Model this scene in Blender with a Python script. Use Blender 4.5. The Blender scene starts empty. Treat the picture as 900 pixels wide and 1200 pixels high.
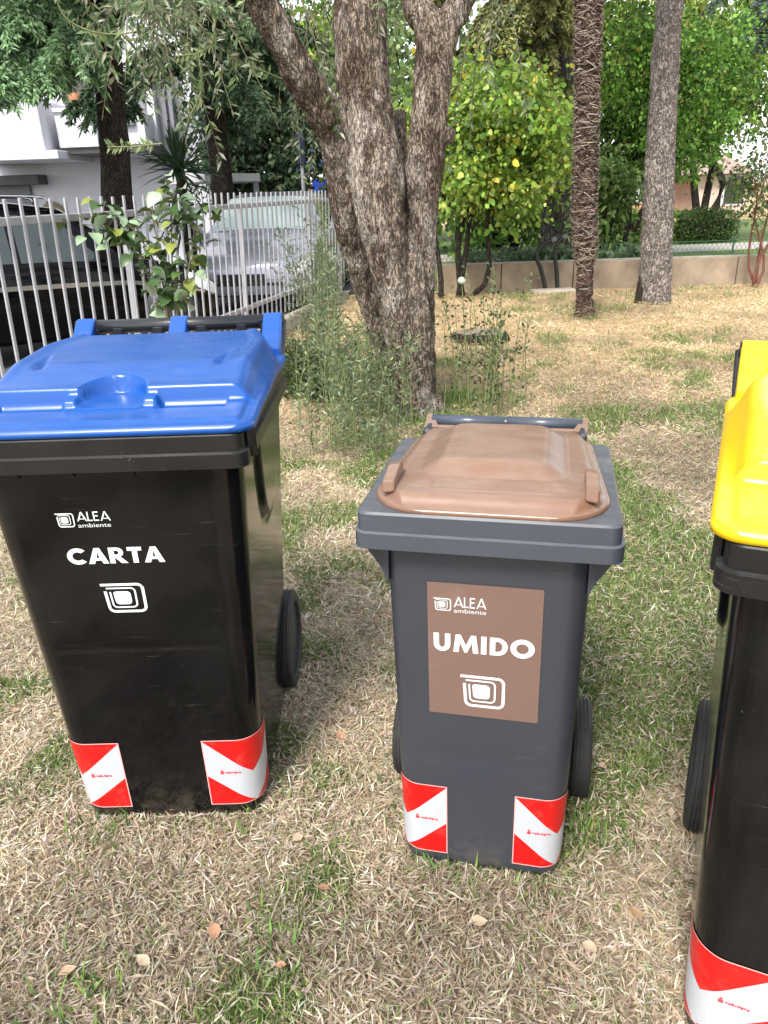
import bpy, math, random
import numpy as np
from mathutils import Vector, Matrix
from mathutils.geometry import tessellate_polygon

# ------------------------------------------------------------------ camera
F_PX, PITCH, ROLL, EYE = 875.18, math.radians(23.303), math.radians(2.027), 1.4307
scene = bpy.context.scene
C = scene.collection
cam_d = bpy.data.cameras.new('camera')
cam_d.sensor_fit = 'HORIZONTAL'; cam_d.sensor_width = 36.0; cam_d.lens = F_PX / 900 * 36
cam_d.clip_start = 0.05; cam_d.clip_end = 900
cam = bpy.data.objects.new('camera', cam_d); C.objects.link(cam)
cam.matrix_world = Matrix.Translation((0, 0, EYE)) @ Matrix.Rotation(math.pi/2 - PITCH, 4, 'X') @ Matrix.Rotation(-ROLL, 4, 'Z')
scene.camera = cam
# ------------------------------------------------------------------ sky, sun, exposure
SUN_EL, SUN_AZ = math.radians(52), math.radians(205)      # azimuth clockwise from +y: behind the viewer, a little left
world = bpy.data.worlds.new('World'); scene.world = world; world.use_nodes = True
nt = world.node_tree; nt.nodes.clear()
sky = nt.nodes.new('ShaderNodeTexSky'); sky.sky_type = 'NISHITA'; sky.sun_disc = False
sky.sun_elevation = SUN_EL; sky.sun_rotation = SUN_AZ; sky.air_density = 1.0; sky.dust_density = 1.0; sky.ozone_density = 1.0
hsv = nt.nodes.new('ShaderNodeHueSaturation'); hsv.inputs['Saturation'].default_value = 0.28
bg = nt.nodes.new('ShaderNodeBackground'); bg.inputs['Strength'].default_value = 0.15
out = nt.nodes.new('ShaderNodeOutputWorld')
nt.links.new(sky.outputs[0], hsv.inputs['Color']); nt.links.new(hsv.outputs[0], bg.inputs[0]); nt.links.new(bg.outputs[0], out.inputs[0])
sun_d = bpy.data.lights.new('sun', 'SUN'); sun_d.energy = 2.15; sun_d.angle = math.radians(14); sun_d.color = (1.0, 0.95, 0.87)
sun = bpy.data.objects.new('sun', sun_d); C.objects.link(sun)
sdir = Vector((math.sin(SUN_AZ)*math.cos(SUN_EL), math.cos(SUN_AZ)*math.cos(SUN_EL), math.sin(SUN_EL)))
sun.rotation_euler = sdir.to_track_quat('Z', 'Y').to_euler()
scene.view_settings.view_transform = 'Standard'; scene.view_settings.look = 'None'
scene.view_settings.gamma = 1.0; scene.view_settings.exposure = 1.33
scene.cycles.max_bounces = 6; scene.cycles.transparent_max_bounces = 8
scene.cycles.use_denoising = True

RNG = np.random.default_rng(7)
random.seed(7)
PI = math.pi

# ------------------------------------------------------------------ helpers
def ray(px, py):
    u = (px-450)/F_PX; w = (py-600)/F_PX
    cr, sr = math.cos(ROLL), math.sin(ROLL)
    X = u*cr - w*sr; Y = u*sr + w*cr
    c, s = math.cos(PITCH), math.sin(PITCH)
    return np.array([X, c - Y*s, -s - Y*c])
def at(px, py, y):
    "point seen at a photo pixel, y metres ahead"
    r = ray(px, py); return np.array([0, 0, EYE]) + r*(y/r[1])
def ground(px, py, z=0.0):
    r = ray(px, py); return np.array([0, 0, EYE]) + r*((z-EYE)/r[2])
def ppm(y, z=0.7):
    "photo pixels per metre at a point"
    return F_PX/(y*math.cos(PITCH) + (EYE-z)*math.sin(PITCH))

def tag(o, label=None, cat=None, group=None, kind=None):
    if label: o['label'] = label
    if cat: o['category'] = cat
    if group: o['group'] = group
    if kind: o['kind'] = kind
    return o
def obj(name, me, parent=None, loc=None):
    o = bpy.data.objects.new(name, me); C.objects.link(o)
    if parent is not None: o.parent = parent
    if loc is not None: o.location = loc
    return o
def empty(name, loc=(0, 0, 0), rz=0.0):
    o = bpy.data.objects.new(name, None); C.objects.link(o); o.empty_display_size = .1
    o.location = loc; o.rotation_euler = (0, 0, rz); return o
def npmesh(name, V, F, mat=None, smooth=True, col=None, uv=None):
    "V (n,3); F (m,k) array or list of index lists"
    me = bpy.data.meshes.new(name)
    V = np.asarray(V, np.float32)
    if isinstance(F, np.ndarray):
        m, k = F.shape
        me.vertices.add(len(V)); me.vertices.foreach_set('co', V.ravel())
        me.loops.add(m*k); me.loops.foreach_set('vertex_index', F.astype(np.int32).ravel())
        me.polygons.add(m); me.polygons.foreach_set('loop_start', np.arange(0, m*k, k, dtype=np.int32))
        me.update(calc_edges=True)
    else:
        me.from_pydata([tuple(map(float, v)) for v in V], [], [tuple(map(int, f)) for f in F]); me.update()
    if smooth: me.polygons.foreach_set('use_smooth', np.ones(len(me.polygons), bool))
    if col is not None:
        a = me.color_attributes.new('col', 'FLOAT_COLOR', 'POINT')
        c4 = np.ones((len(V), 4), np.float32); c4[:, :3] = col; a.data.foreach_set('color', c4.ravel())
    if uv is not None:
        a = me.attributes.new('st', 'FLOAT_VECTOR', 'POINT')
        u3 = np.zeros((len(V), 3), np.float32); u3[:, :2] = uv; a.data.foreach_set('vector', u3.ravel())
    if mat is not None: me.materials.append(mat)
    return me
class MB:
    "collects shapes, builds one mesh object"
    def __init__(s): s.V = []; s.F = []; s.n = 0
    def add(s, V, F):
        V = np.asarray(V, float)
        s.V.append(V); s.F += [tuple(int(i)+s.n for i in f) for f in F]; s.n += len(V); return s
    def box(s, c, d, rz=0.0, bev=0.0):
        x, y, z = d[0]/2, d[1]/2, d[2]/2
        if bev <= 0:
            P = np.array([(a*x, b*y, e*z) for e in (-1, 1) for a, b in ((-1, -1), (1, -1), (1, 1), (-1, 1))])
            Fc = [(3, 2, 1, 0), (4, 5, 6, 7), (0, 1, 5, 4), (1, 2, 6, 5), (2, 3, 7, 6), (3, 0, 4, 7)]
        else:
            b_ = min(bev, x*.9, y*.9, z*.9); P = []; rings = []
            for zz, ins in ((-z, b_), (-z+b_, 0), (z-b_, 0), (z, b_)):
                P += [(-x+ins+ (b_ if ins == 0 else 0), -y+ins, zz), (x-ins-(b_ if ins == 0 else 0), -y+ins, zz), (x-ins, -y+ins+(b_ if ins == 0 else 0), zz), (x-ins, y-ins-(b_ if ins == 0 else 0), zz),
                      (x-ins-(b_ if ins == 0 else 0), y-ins, zz), (-x+ins+(b_ if ins == 0 else 0), y-ins, zz), (-x+ins, y-ins-(b_ if ins == 0 else 0), zz), (-x+ins, -y+ins+(b_ if ins == 0 else 0), zz)]
            P = np.array(P); Fc = []
            for k in range(3):
                for i in range(8):
                    j = (i+1) % 8; Fc.append((k*8+i, k*8+j, k*8+8+j, k*8+8+i))
            Fc += [tuple(range(7, -1, -1)), tuple(range(24, 32))]
        cz, sz = math.cos(rz), math.sin(rz)
        P = np.stack([P[:, 0]*cz-P[:, 1]*sz, P[:, 0]*sz+P[:, 1]*cz, P[:, 2]], 1) + np.array(c)
        return s.add(P, Fc)
    def tube(s, pts, rad, n=10, cap=True):
        V, Fq = tube_np(pts, rad, n); F = [tuple(f) for f in Fq]
        if cap:
            m = len(pts); F += [tuple(range(n-1, -1, -1)), tuple(range((m-1)*n, m*n))]
        return s.add(V, F)
    def lathe(s, prof, n=32, axis='x', c=(0, 0, 0)):
        "prof: list of (radius, along-axis)"
        V = []; F = []
        for r, a in prof:
            for i in range(n):
                t = 2*PI*i/n
                V.append((a, r*math.cos(t), r*math.sin(t)) if axis == 'x' else (r*math.cos(t), r*math.sin(t), a))
        for k in range(len(prof)-1):
            for i in range(n):
                j = (i+1) % n; F.append((k*n+i, k*n+j, k*n+n+j, k*n+n+i))
        return s.add(np.array(V)+np.array(c), F)
    def build(s, name, mat, parent=None, smooth=False, loc=None):
        me = npmesh(name, np.concatenate(s.V), s.F, mat, smooth)
        return obj(name, me, parent, loc)
def frames(P):
    T = np.gradient(P, axis=0); T /= np.linalg.norm(T, axis=1, keepdims=True)+1e-9
    ref = np.where(np.abs(T[:, 2:3]) > .9, np.array([[1., 0, 0]]), np.array([[0, 0, 1.]]))
    ref = np.broadcast_to(ref[len(ref)//2], T.shape) if len(ref) < 200 else ref
    U = np.cross(T, ref); U /= np.linalg.norm(U, axis=1, keepdims=True)+1e-9
    W = np.cross(T, U); return T, U, W
def tube_np(pts, rad, n=8):
    P = np.asarray(pts, float); R = np.broadcast_to(np.asarray(rad, float), (len(P),))
    T, U, W = frames(P); a = np.arange(n)*2*PI/n
    V = P[:, None] + R[:, None, None]*(np.cos(a)[None, :, None]*U[:, None] + np.sin(a)[None, :, None]*W[:, None])
    m = len(P); i = np.arange(n); j = (i+1) % n; k = np.arange(m-1)[:, None]*n
    F = np.stack([k+i, k+j, k+n+j, k+n+i], -1).reshape(-1, 4)
    return V.reshape(-1, 3), F
def smoothpath(P, n):
    "Catmull-Rom through rows of P (any number of columns)"
    P = np.asarray(P, float); Q = np.vstack([2*P[0]-P[1], P, 2*P[-1]-P[-2]])
    t = np.linspace(0, len(P)-1-1e-6, n); i = t.astype(int); f = (t-i)[:, None]
    a, b, c, d = Q[i], Q[i+1], Q[i+2], Q[i+3]
    return .5*((2*b)+(c-a)*f+(2*a-5*b+4*c-d)*f**2+(3*b-a-3*c+d)*f**3)
def _h(ix, iy, iz, seed):
    n = (ix*374761393 + iy*668265263 + iz*2147483647 + seed*974711) & 0xffffffff
    n = ((n ^ (n >> 13))*1274126177) & 0xffffffff
    return ((n ^ (n >> 16)) & 0xffff)/65535.0
def vnoise(P, seed=0):
    P = np.asarray(P, float)
    if P.shape[1] == 2: P = np.hstack([P, np.zeros((len(P), 1))])
    I = np.floor(P).astype(np.int64); f = P-I; f = f*f*(3-2*f); r = 0
    for a in (0, 1):
        for b in (0, 1):
            for c in (0, 1):
                w = (f[:, 0] if a else 1-f[:, 0])*(f[:, 1] if b else 1-f[:, 1])*(f[:, 2] if c else 1-f[:, 2])
                r = r + w*_h(I[:, 0]+a, I[:, 1]+b, I[:, 2]+c, seed)
    return r
def fbm(P, seed=0, o=3):
    r = 0; a = .5; P = np.asarray(P, float)
    for k in range(o): r = r + a*vnoise(P*2**k + 17.3*k, seed+k); a *= .5
    return r/(1-.5**o)
def sstep(a, b, x):
    t = np.clip((x-a)/(b-a), 0, 1); return t*t*(3-2*t)
def unit(v): return v/(np.linalg.norm(v, axis=-1, keepdims=True)+1e-9)

# ------------------------------------------------------------------ materials
def newmat(name):
    m = bpy.data.materials.new(name); m.use_nodes = True
    n = m.node_tree.nodes; return m, m.node_tree, n, n['Principled BSDF']
def N(t, kind, **kw):
    n = t.nodes.new(kind)
    for k, v in kw.items():
        if k in n.inputs: n.inputs[k].default_value = v
        else: setattr(n, k, v)
    return n
def ramp(t, src, stops):
    r = t.nodes.new('ShaderNodeValToRGB'); e = r.color_ramp.elements
    while len(e) < len(stops): e.new(.5)
    for x, (p, c) in zip(e, stops): x.position = p; x.color = (*c, 1) if len(c) == 3 else c
    t.links.new(src, r.inputs[0]); return r.outputs[0]
def coords(t, scale=(1, 1, 1), kind='Object'):
    tc = t.nodes.new('ShaderNodeTexCoord'); mp = t.nodes.new('ShaderNodeMapping'); mp.inputs['Scale'].default_value = scale
    t.links.new(tc.outputs[kind], mp.inputs[0]); return mp.outputs[0]
def mixc(t, fac, a, b, mode='MIX'):
    m = t.nodes.new('ShaderNodeMix'); m.data_type = 'RGBA'; m.blend_type = mode
    for s, v in ((m.inputs[0], fac), (m.inputs[6], a), (m.inputs[7], b)):
        if isinstance(v, (int, float)): s.default_value = v
        elif isinstance(v, tuple): s.default_value = (*v, 1)
        else: t.links.new(v, s)
    return m.outputs[2]
def noise(t, vec, scale, detail=4, rough=.55):
    n = N(t, 'ShaderNodeTexNoise', Scale=scale, Detail=detail, Roughness=rough); t.links.new(vec, n.inputs['Vector']); return n.outputs['Fac']
def bump(t, b, h, strength=.3, dist=.01):
    n = N(t, 'ShaderNodeBump', Strength=strength, Distance=dist); t.links.new(h, n.inputs['Height']); t.links.new(n.outputs[0], b.inputs['Normal'])

def simple(name, color, rough=.6, var=.15, scale=6.0, metal=0.0, bmp=0.0, bscale=40., spec=.5):
    m, t, n, b = newmat(name); v = coords(t); f = noise(t, v, scale)
    lo = tuple(c*(1-var) for c in color); hi = tuple(min(1, c*(1+var)) for c in color)
    t.links.new(ramp(t, f, [(.3, lo), (.7, hi)]), b.inputs['Base Color'])
    b.inputs['Roughness'].default_value = rough; b.inputs['Metallic'].default_value = metal; b.inputs['Specular IOR Level'].default_value = spec
    if bmp > 0: bump(t, b, noise(t, v, bscale, 5), bmp, .004)
    return m
def plastic(name, color, dusty, rough=(.28, .5), scratch=.5, dust_top=0.0, spec=.5, mud=0.0):
    "moulded plastic with handling marks: scuffs, fine scratches, dust"
    m, t, n, b = newmat(name); v = coords(t)
    big = noise(t, v, 5, 5); fine = noise(t, v, 60, 3)
    vs = coords(t, (9, 9, 160)); scr = noise(t, vs, 1.4, 6, .7)
    vd = coords(t, (90, 90, 10)); scr2 = noise(t, vd, 1.5, 5, .7)
    base = mixc(t, ramp(t, big, [(.35, (0, 0, 0)), (.75, (.55,)*3)]), color, tuple(c*.82+.01 for c in color))
    s1 = ramp(t, scr, [(.60, (0, 0, 0)), (.70, (scratch,)*3)])
    s2 = ramp(t, scr2, [(.63, (0, 0, 0)), (.73, (scratch*.35,)*3)])
    gate = ramp(t, noise(t, v, 7, 3), [(.46, (0, 0, 0)), (.62, (1, 1, 1))])
    g1 = mixc(t, 1.0, mixc(t, 1.0, s1, s2, 'ADD'), gate, 'MULTIPLY')
    sp = N(t, 'ShaderNodeTexVoronoi', Scale=75.0); t.links.new(v, sp.inputs['Vector'])
    dots = mixc(t, 1.0, ramp(t, sp.outputs['Distance'], [(.0, (.9,)*3), (.15, (0, 0, 0))]), ramp(t, noise(t, v, 9, 4), [(.6, (0, 0, 0)), (.68, (1, 1, 1))]), 'MULTIPLY')
    base = mixc(t, g1, base, dusty); base = mixc(t, dots, base, dusty)
    if dust_top > 0:
        geo = N(t, 'ShaderNodeNewGeometry'); sx = N(t, 'ShaderNodeSeparateXYZ'); t.links.new(geo.outputs['True Normal'], sx.inputs[0])
        up = ramp(t, sx.outputs['Z'], [(.55, (0, 0, 0)), (.98, (dust_top,)*3)])
        du = mixc(t, 1.0, up, ramp(t, noise(t, coords(t, (3, 8, 3)), 4, 6, .65), [(.3, (.25,)*3), (.62, (1, 1, 1))]), 'MULTIPLY')
        base = mixc(t, du, base, dusty)
    if mud > 0:     # dried splashes of soil round the foot
        sz = N(t, 'ShaderNodeSeparateXYZ'); t.links.new(v, sz.inputs[0]); h = ramp(t, sz.outputs['Z'], [(.0, (1, 1, 1)), (.16, (0, 0, 0))])
        md = mixc(t, 1.0, h, ramp(t, noise(t, v, 22, 6, .7), [(.44, (0, 0, 0)), (.66, (mud,)*3)]), 'MULTIPLY'); base = mixc(t, md, base, (.16, .125, .09))
    t.links.new(base, b.inputs['Base Color'])
    t.links.new(ramp(t, big, [(.3, (rough[0],)*3), (.7, (rough[1],)*3)]), b.inputs['Roughness'])
    bump(t, b, fine, .06, .002); b.inputs['Specular IOR Level'].default_value = spec
    return m
def leafmat(name, rough=.5, trans=.35, spec=.35):
    m, t, n, b = newmat(name)
    a = N(t, 'ShaderNodeVertexColor', layer_name='col'); b.inputs['Roughness'].default_value = rough; b.inputs['Specular IOR Level'].default_value = spec
    t.links.new(a.outputs[0], b.inputs['Base Color'])
    tr = N(t, 'ShaderNodeBsdfTranslucent'); g = N(t, 'ShaderNodeGamma', Gamma=.85); t.links.new(a.outputs[0], g.inputs[0]); t.links.new(g.outputs[0], tr.inputs[0])
    mx = N(t, 'ShaderNodeMixShader'); mx.inputs[0].default_value = trans
    t.links.new(b.outputs[0], mx.inputs[1]); t.links.new(tr.outputs[0], mx.inputs[2]); t.links.new(mx.outputs[0], n['Material Output'].inputs[0])
    return m
def bark(name, dark, light, vs=(30, 30, 9), disp=.012, gray=None, bumps=.9, crack=.30):
    "fissured bark: warped ridged noise, no cells"
    m, t, n, b = newmat(name); v = coords(t, vs)
    def ridged(vec, sc, dist):
        nz = N(t, 'ShaderNodeTexNoise', Scale=sc, Detail=3.0, Roughness=.6, Distortion=dist); t.links.new(vec, nz.inputs['Vector'])
        a = N(t, 'ShaderNodeMath', operation='SUBTRACT'); t.links.new(nz.outputs['Fac'], a.inputs[0]); a.inputs[1].default_value = .5
        c = N(t, 'ShaderNodeMath', operation='ABSOLUTE'); t.links.new(a.outputs[0], c.inputs[0]); return c.outputs[0]
    r1 = ramp(t, ridged(v, 1.0, 1.2), [(.0, (0, 0, 0)), (.10*crack/.3, (.75,)*3), (.25, (1, 1, 1))]); r2 = ramp(t, ridged(v, 2.7, .8), [(.0, (.1,)*3), (.08, (.9,)*3)])
    fine = noise(t, v, 5.0, 6, .7)
    hgt = mixc(t, .42, mixc(t, .45, r1, r2), fine)
    col = ramp(t, hgt, [(.36, tuple(c*.4 for c in dark)), (.50, dark), (.58, tuple(a*.6+c*.4 for a, c in zip(dark, light))), (.69, light)])
    if gray:
        patch = ramp(t, noise(t, coords(t, (1, 1, .55)), 4.2, 7, .7), [(.50, (0, 0, 0)), (.59, (.95,)*3)])
        dk = ramp(t, noise(t, coords(t, (1.3, 1.3, .7)), 2.4, 6, .7), [(.47, (0, 0, 0)), (.58, (.8,)*3)]); col = mixc(t, dk, col, mixc(t, 1.0, col, (.42, .36, .32), 'MULTIPLY'))
        col = mixc(t, patch, col, ramp(t, hgt, [(.36, tuple(c*.6 for c in dark)), (.52, tuple(c*.62 for c in gray)), (.68, gray)]))
    t.links.new(col, b.inputs['Base Color']); b.inputs['Roughness'].default_value = .92; b.inputs['Specular IOR Level'].default_value = .15
    bump(t, b, hgt, bumps, disp)
    return m

M_LEAF = leafmat('leaf'); M_NEEDLE = leafmat('needle', .6, .2, .25); M_BLADE = leafmat('grass_blade', .65, .3, .2)
M_BLACK = plastic('black_plastic', (.0022, .0023, .003), (.12, .12, .12), (.05, .17), .24, 0.0, .32, .35)
M_RIMB = plastic('black_rim_plastic', (.007, .007, .0075), (.14, .14, .135), (.24, .42), .6, .14, .4)
M_SLATE = plastic('slate_plastic', (.036, .040, .051), (.23, .23, .24), (.32, .5), .28, 0.0, .45, .4)
M_SLATER = plastic('slate_rim_plastic', (.052, .059, .075), (.27, .27, .27), (.28, .45), .45, .22)
M_BROWN = plastic('brown_lid_plastic', (.185, .098, .065), (.31, .235, .18), (.17, .32), .6, .5)
M_BLUE = plastic('blue_lid_plastic', (.0006, .066, .31), (.085, .15, .35), (.22, .38), .4, .34)
M_YELLOW = plastic('yellow_lid_plastic', (.75, .50, .002), (.72, .58, .18), (.24, .4), .25, .2)
M_RUBBER = simple('tyre_rubber', (.02, .02, .02), .7, .3, 30, bmp=.2)
M_HUB = simple('wheel_hub', (.03, .03, .032), .45, .2)
M_BAR = plastic('handle_plastic', (.014, .015, .017), (.15, .15, .15), (.22, .35), .3)
M_BARS = plastic('slate_handle_plastic', (.058, .070, .095), (.24, .25, .28), (.25, .4), .3)
M_WHITEPRINT = simple('white_print', (.62, .65, .65), .5, .06, 80)
M_TAN = None
# sticker brown panel with fine vertical print lines
def stripe_mat():
    m, t, n, b = newmat('brown_sticker'); v = coords(t, (1, 1, 1))
    w = N(t, 'ShaderNodeTexWave', Scale=95.0, Distortion=.3); w.bands_direction = 'X'; t.links.new(v, w.inputs[0])
    c = mixc(t, ramp(t, w.outputs['Fac'], [(.3, (0, 0, 0)), (.9, (.35,)*3)]), (.165, .10, .080), (.125, .076, .060))
    c = mixc(t, ramp(t, noise(t, v, 8, 5), [(.55, (0, 0, 0)), (.8, (.35,)*3)]), c, (.28, .215, .19))
    t.links.new(c, b.inputs['Base Color']); b.inputs['Roughness'].default_value = .5; return m
M_TAN = stripe_mat()
def chevron_mat():
    "retro-reflective corner sticker: white chevron on red, s runs along the wrap, t upward"
    m, t, n, b = newmat('red_white_sticker')
    a = N(t, 'ShaderNodeAttribute', attribute_name='st'); sp = N(t, 'ShaderNodeSeparateXYZ'); t.links.new(a.outputs['Vector'], sp.inputs[0])
    def mth(op, x, y=None):
        k = N(t, 'ShaderNodeMath', operation=op)
        for s_, vv in ((k.inputs[0], x), (k.inputs[1], y)):
            if vv is None: continue
            if isinstance(vv, (int, float)): s_.default_value = vv
            else: t.links.new(vv, s_)
        return k.outputs[0]
    d = mth('ABSOLUTE', mth('SUBTRACT', sp.outputs[0], .58)); up = mth('MULTIPLY', d, 1.0/.58)
    lower = mth('MULTIPLY', up, .47); upper = mth('ADD', mth('MULTIPLY', up, .52), .47)
    ins = mth('MULTIPLY', mth('GREATER_THAN', sp.outputs[1], lower), mth('LESS_THAN', sp.outputs[1], upper))
    ex = mth('MINIMUM', mth('MINIMUM', sp.outputs[1], mth('SUBTRACT', 1, sp.outputs[1])), mth('MINIMUM', sp.outputs[0], mth('SUBTRACT', 1, sp.outputs[0])))
    v = coords(t); dirt = ramp(t, noise(t, v, 25, 6, .65), [(.52, (0, 0, 0)), (.8, (.14,)*3)])
    c = mixc(t, ins, (.52, .004, .004), (.44, .46, .49)); c = mixc(t, mth('LESS_THAN', ex, .013), c, (.75, .35, .33)); c = mixc(t, dirt, c, (.35, .33, .30))
    t.links.new(c, b.inputs['Base Color']); b.inputs['Roughness'].default_value = .38
    vor = N(t, 'ShaderNodeTexVoronoi', Scale=220.0); t.links.new(v, vor.inputs['Vector']); bump(t, b, mixc(t, .8, vor.outputs['Distance'], noise(t, v, 30, 3)), .10, .002)
    return m
M_CHEV = chevron_mat()
M_REDP = simple('red_print', (.6, .05, .06), .5, .1)

# ------------------------------------------------------------------ ground
GREEN_SEED = 11
def green_patch(P, x, y, r): return np.exp(-(((P[:, 0]-x)**2+(P[:, 1]-y)**2)/r**2))
def green_mask(P):
    g = fbm(P*1.7, GREEN_SEED, 4)*.75 + .25*vnoise(P*6.5, 5)
    near = np.exp(-((P[:, 1]-2.6)/2.2)**2)                       # greener round the bins, parched further off
    pt = .20*(green_patch(P, -.12, 1.03, .22)+green_patch(P, -.28, 1.12, .2)+.6*green_patch(P, -.14, 2.3, .4)+.6*green_patch(P, .78, 1.9, .35)+green_patch(P, .42, 1.35, .2))-.06*sstep(2.4, 4.0, P[:, 1])
    return sstep(.48, .64, g + pt + .07*near - .05*sstep(6, 9, P[:, 1]) - .10*sstep(-.85, -1.25, P[:, 0])*(P[:, 1] < 2.6))
def bare_mask(P): return sstep(.56, .72, fbm(P*1.2+40, 31, 3))
def ground_col(P):
    g = green_mask(P)[:, None]; b = bare_mask(P)[:, None]; far = sstep(4.5, 8, P[:, 1])[:, None]; n = fbm(P*9, 3, 3)[:, None]
    straw = np.array([.42, .335, .24])*(1-far) + np.array([.54, .40, .24])*far
    c = straw*(.75+.5*n); c = c*(1-.6*b*(1-.6*far)) + np.array([.13, .095, .07])*.6*b*(1-.6*far)
    return c*(1-.6*g) + np.array([.10, .12, .045])*.6*g
def soilmat():
    m, t, n, b = newmat('lawn_soil'); a = N(t, 'ShaderNodeVertexColor', layer_name='col'); v = coords(t)
    f = noise(t, v, 55, 6, .7); c = mixc(t, 1.0, a.outputs[0], ramp(t, f, [(.3, (.45,)*3), (.7, (1.25,)*3)]), 'MULTIPLY')
    t.links.new(c, b.inputs['Base Color']); b.inputs['Roughness'].default_value = .95; b.inputs['Specular IOR Level'].default_value = .1
    bump(t, b, f, .7, .02); return m
xs = np.concatenate([-np.geomspace(300, 7, 14), np.linspace(-6.5, 7.5, 150), np.geomspace(8, 300, 14)])
ys = np.concatenate([-np.geomspace(300, 2, 14), np.linspace(-1.5, 13, 150), np.geomspace(13.5, 400, 16)])
GX, GY = np.meshgrid(xs, ys); P2 = np.stack([GX.ravel(), GY.ravel()], 1)
zg = np.zeros(len(P2)); inner = (np.abs(P2[:, 0]) < 7.5) & (P2[:, 1] > -1) & (P2[:, 1] < 13)
zg = np.where(inner, (fbm(P2*3, 8, 3)-.5)*.02 - .008, -.012)
nx, ny = len(xs), len(ys); I = (np.arange(ny-1)[:, None]*nx + np.arange(nx-1)).ravel()
gm = npmesh('lawn', np.column_stack([P2, zg]), np.stack([I, I+1, I+nx+1, I+nx], 1), soilmat(), True, ground_col(P2))
tag(obj('lawn', gm), kind='structure')

# ------------------------------------------------------------------ wheelie bins
def ring(w, yf, yb, rf, rb, nf=26, nc=10, ns=70, nb=14):
    "rounded-rectangle outline, counter-clockwise seen from above, starting front left"
    p = []
    p += [(x, yf) for x in np.linspace(-w+rf, w-rf, nf)]
    p += [(w-rf+rf*math.sin(a), yf+rf-rf*math.cos(a)) for a in np.linspace(0, PI/2, nc)[1:]]
    p += [(w, y) for y in np.linspace(yf+rf, yb-rb, ns)[1:]]
    p += [(w-rb+rb*math.cos(a), yb-rb+rb*math.sin(a)) for a in np.linspace(0, PI/2, nc)[1:]]
    p += [(x, yb) for x in np.linspace(w-rb, -w+rb, nb)[1:]]
    p += [(-w+rb-rb*math.sin(a), yb-rb+rb*math.cos(a)) for a in np.linspace(0, PI/2, nc)[1:]]
    p += [(-w, y) for y in np.linspace(yb-rb, yf+rf, ns)[1:]]
    p += [(-w+rf-rf*math.cos(a), yf+rf-rf*math.sin(a)) for a in np.linspace(0, PI/2, nc)[1:-1]]
    return np.array(p)
class BinShape:
    def __init__(s, w0, w1, yf0, yf1, yb0, yb1, ztop, r):
        s.w0, s.w1, s.yf0, s.yf1, s.yb0, s.yb1, s.zt, s.r = w0, w1, yf0, yf1, yb0, yb1, ztop, r
    def w(s, z): return s.w0 + (s.w1-s.w0)*z/s.zt
    def yf(s, z): return s.yf0 + (s.yf1-s.yf0)*z/s.zt
    def yb(s, z): return s.yb0 + (s.yb1-s.yb0)*z/s.zt
    def wrap(s, d, z, side, off):
        "point d metres along the wrap from the bin's middle, round the front corner"
        w, yf, r = s.w(z), s.yf(z), s.r; a0 = w-r; arc = r*PI/2
        if d < a0: p = (d, yf-off)
        elif d < a0+arc: a = (d-a0)/r; p = (a0+(r+off)*math.sin(a), yf+r-(r+off)*math.cos(a))
        else: p = (w+off, yf+r+(d-a0-arc))
        return (side*p[0], p[1], z)
def make_body(sh, mat, parent, upocket, crease):
    zs = np.concatenate([[0.0, .006, .018, .035], np.linspace(.05, sh.zt, 120 if upocket else 50)]); rows = []
    for z in zs:
        ins = .02*(1-min(1, z/.035))**2
        rg = ring(sh.w(z)-ins, sh.yf(z)+ins, sh.yb(z)-ins, sh.r*(1-.2*(z < .02)), sh.r*.9)
        rg = np.column_stack([rg, np.full(len(rg), z)])
        if upocket:            # bulged grip panel with a U-shaped lower edge on each side
            y = rg[:, 1]; sidef = sstep(.012, .0, np.abs(np.abs(rg[:, 0])-sh.w(z)))
            yc, hw, zb = (sh.yf(z)+sh.yb(z))/2+.03, .185, .70
            zlow = zb + .34*np.clip(np.abs(y-yc)/hw, 0, 1.2)**3
            gr = np.sqrt(1+(.34*3*np.clip(np.abs(y-yc)/hw, 0, 1.2)**2/hw)**2); dz = (z-zlow)/gr
            k = sstep(-.008, .012, dz)*sidef*sstep(hw+.02, hw-.03, np.abs(y-yc))
            rg[:, 0] += np.sign(rg[:, 0])*.010*k
            groove = np.exp(-((dz+.010)/.010)**2)*sidef*sstep(hw+.02, hw-.02, np.abs(y-yc))
            rg[:, 0] -= np.sign(rg[:, 0])*.007*groove
        fr = np.abs(rg[:, 1]-sh.yf(z)) < .003
        rg[:, 1] += fr*(.0025*math.exp(-((z-crease)/.006)**2)*(np.abs(rg[:, 0]) < sh.w(z)*.72))
        rows.append(rg)
    n = len(rows[0]); V = np.concatenate(rows); F = []
    for k in range(len(zs)-1):
        i = np.arange(n); j = (i+1) % n; F.append(np.stack([k*n+i, k*n+j, k*n+n+j, k*n+n+i], 1))
    F = [tuple(f) for f in np.concatenate(F)] + [tuple(range(n-1, -1, -1))]
    return obj('body', npmesh('body', V, F, mat), parent)
def make_rim(prof, w, yf, yb, r, mat, parent, chamfer_z=None):
    "prof: (z, grow, corner radius) rings from the bottom, outside, over the top to the inside"
    rows = [np.column_stack([ring(w+g, yf-g, yb+g, max(.004, rr), max(.004, rr)), np.full(26+9*4-1+69*2+13, z)]) for z, g, rr in prof]
    n = len(rows[0]); F = []
    for k in range(len(rows)-1):
        i = np.arange(n); j = (i+1) % n; F.append(np.stack([k*n+i, k*n+j, k*n+n+j, k*n+n+i], 1))
    me = npmesh('rim', np.concatenate(rows), np.concatenate(F), mat, True); me.set_sharp_from_angle(angle=math.radians(28))
    return obj('rim', me, parent)
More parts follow.
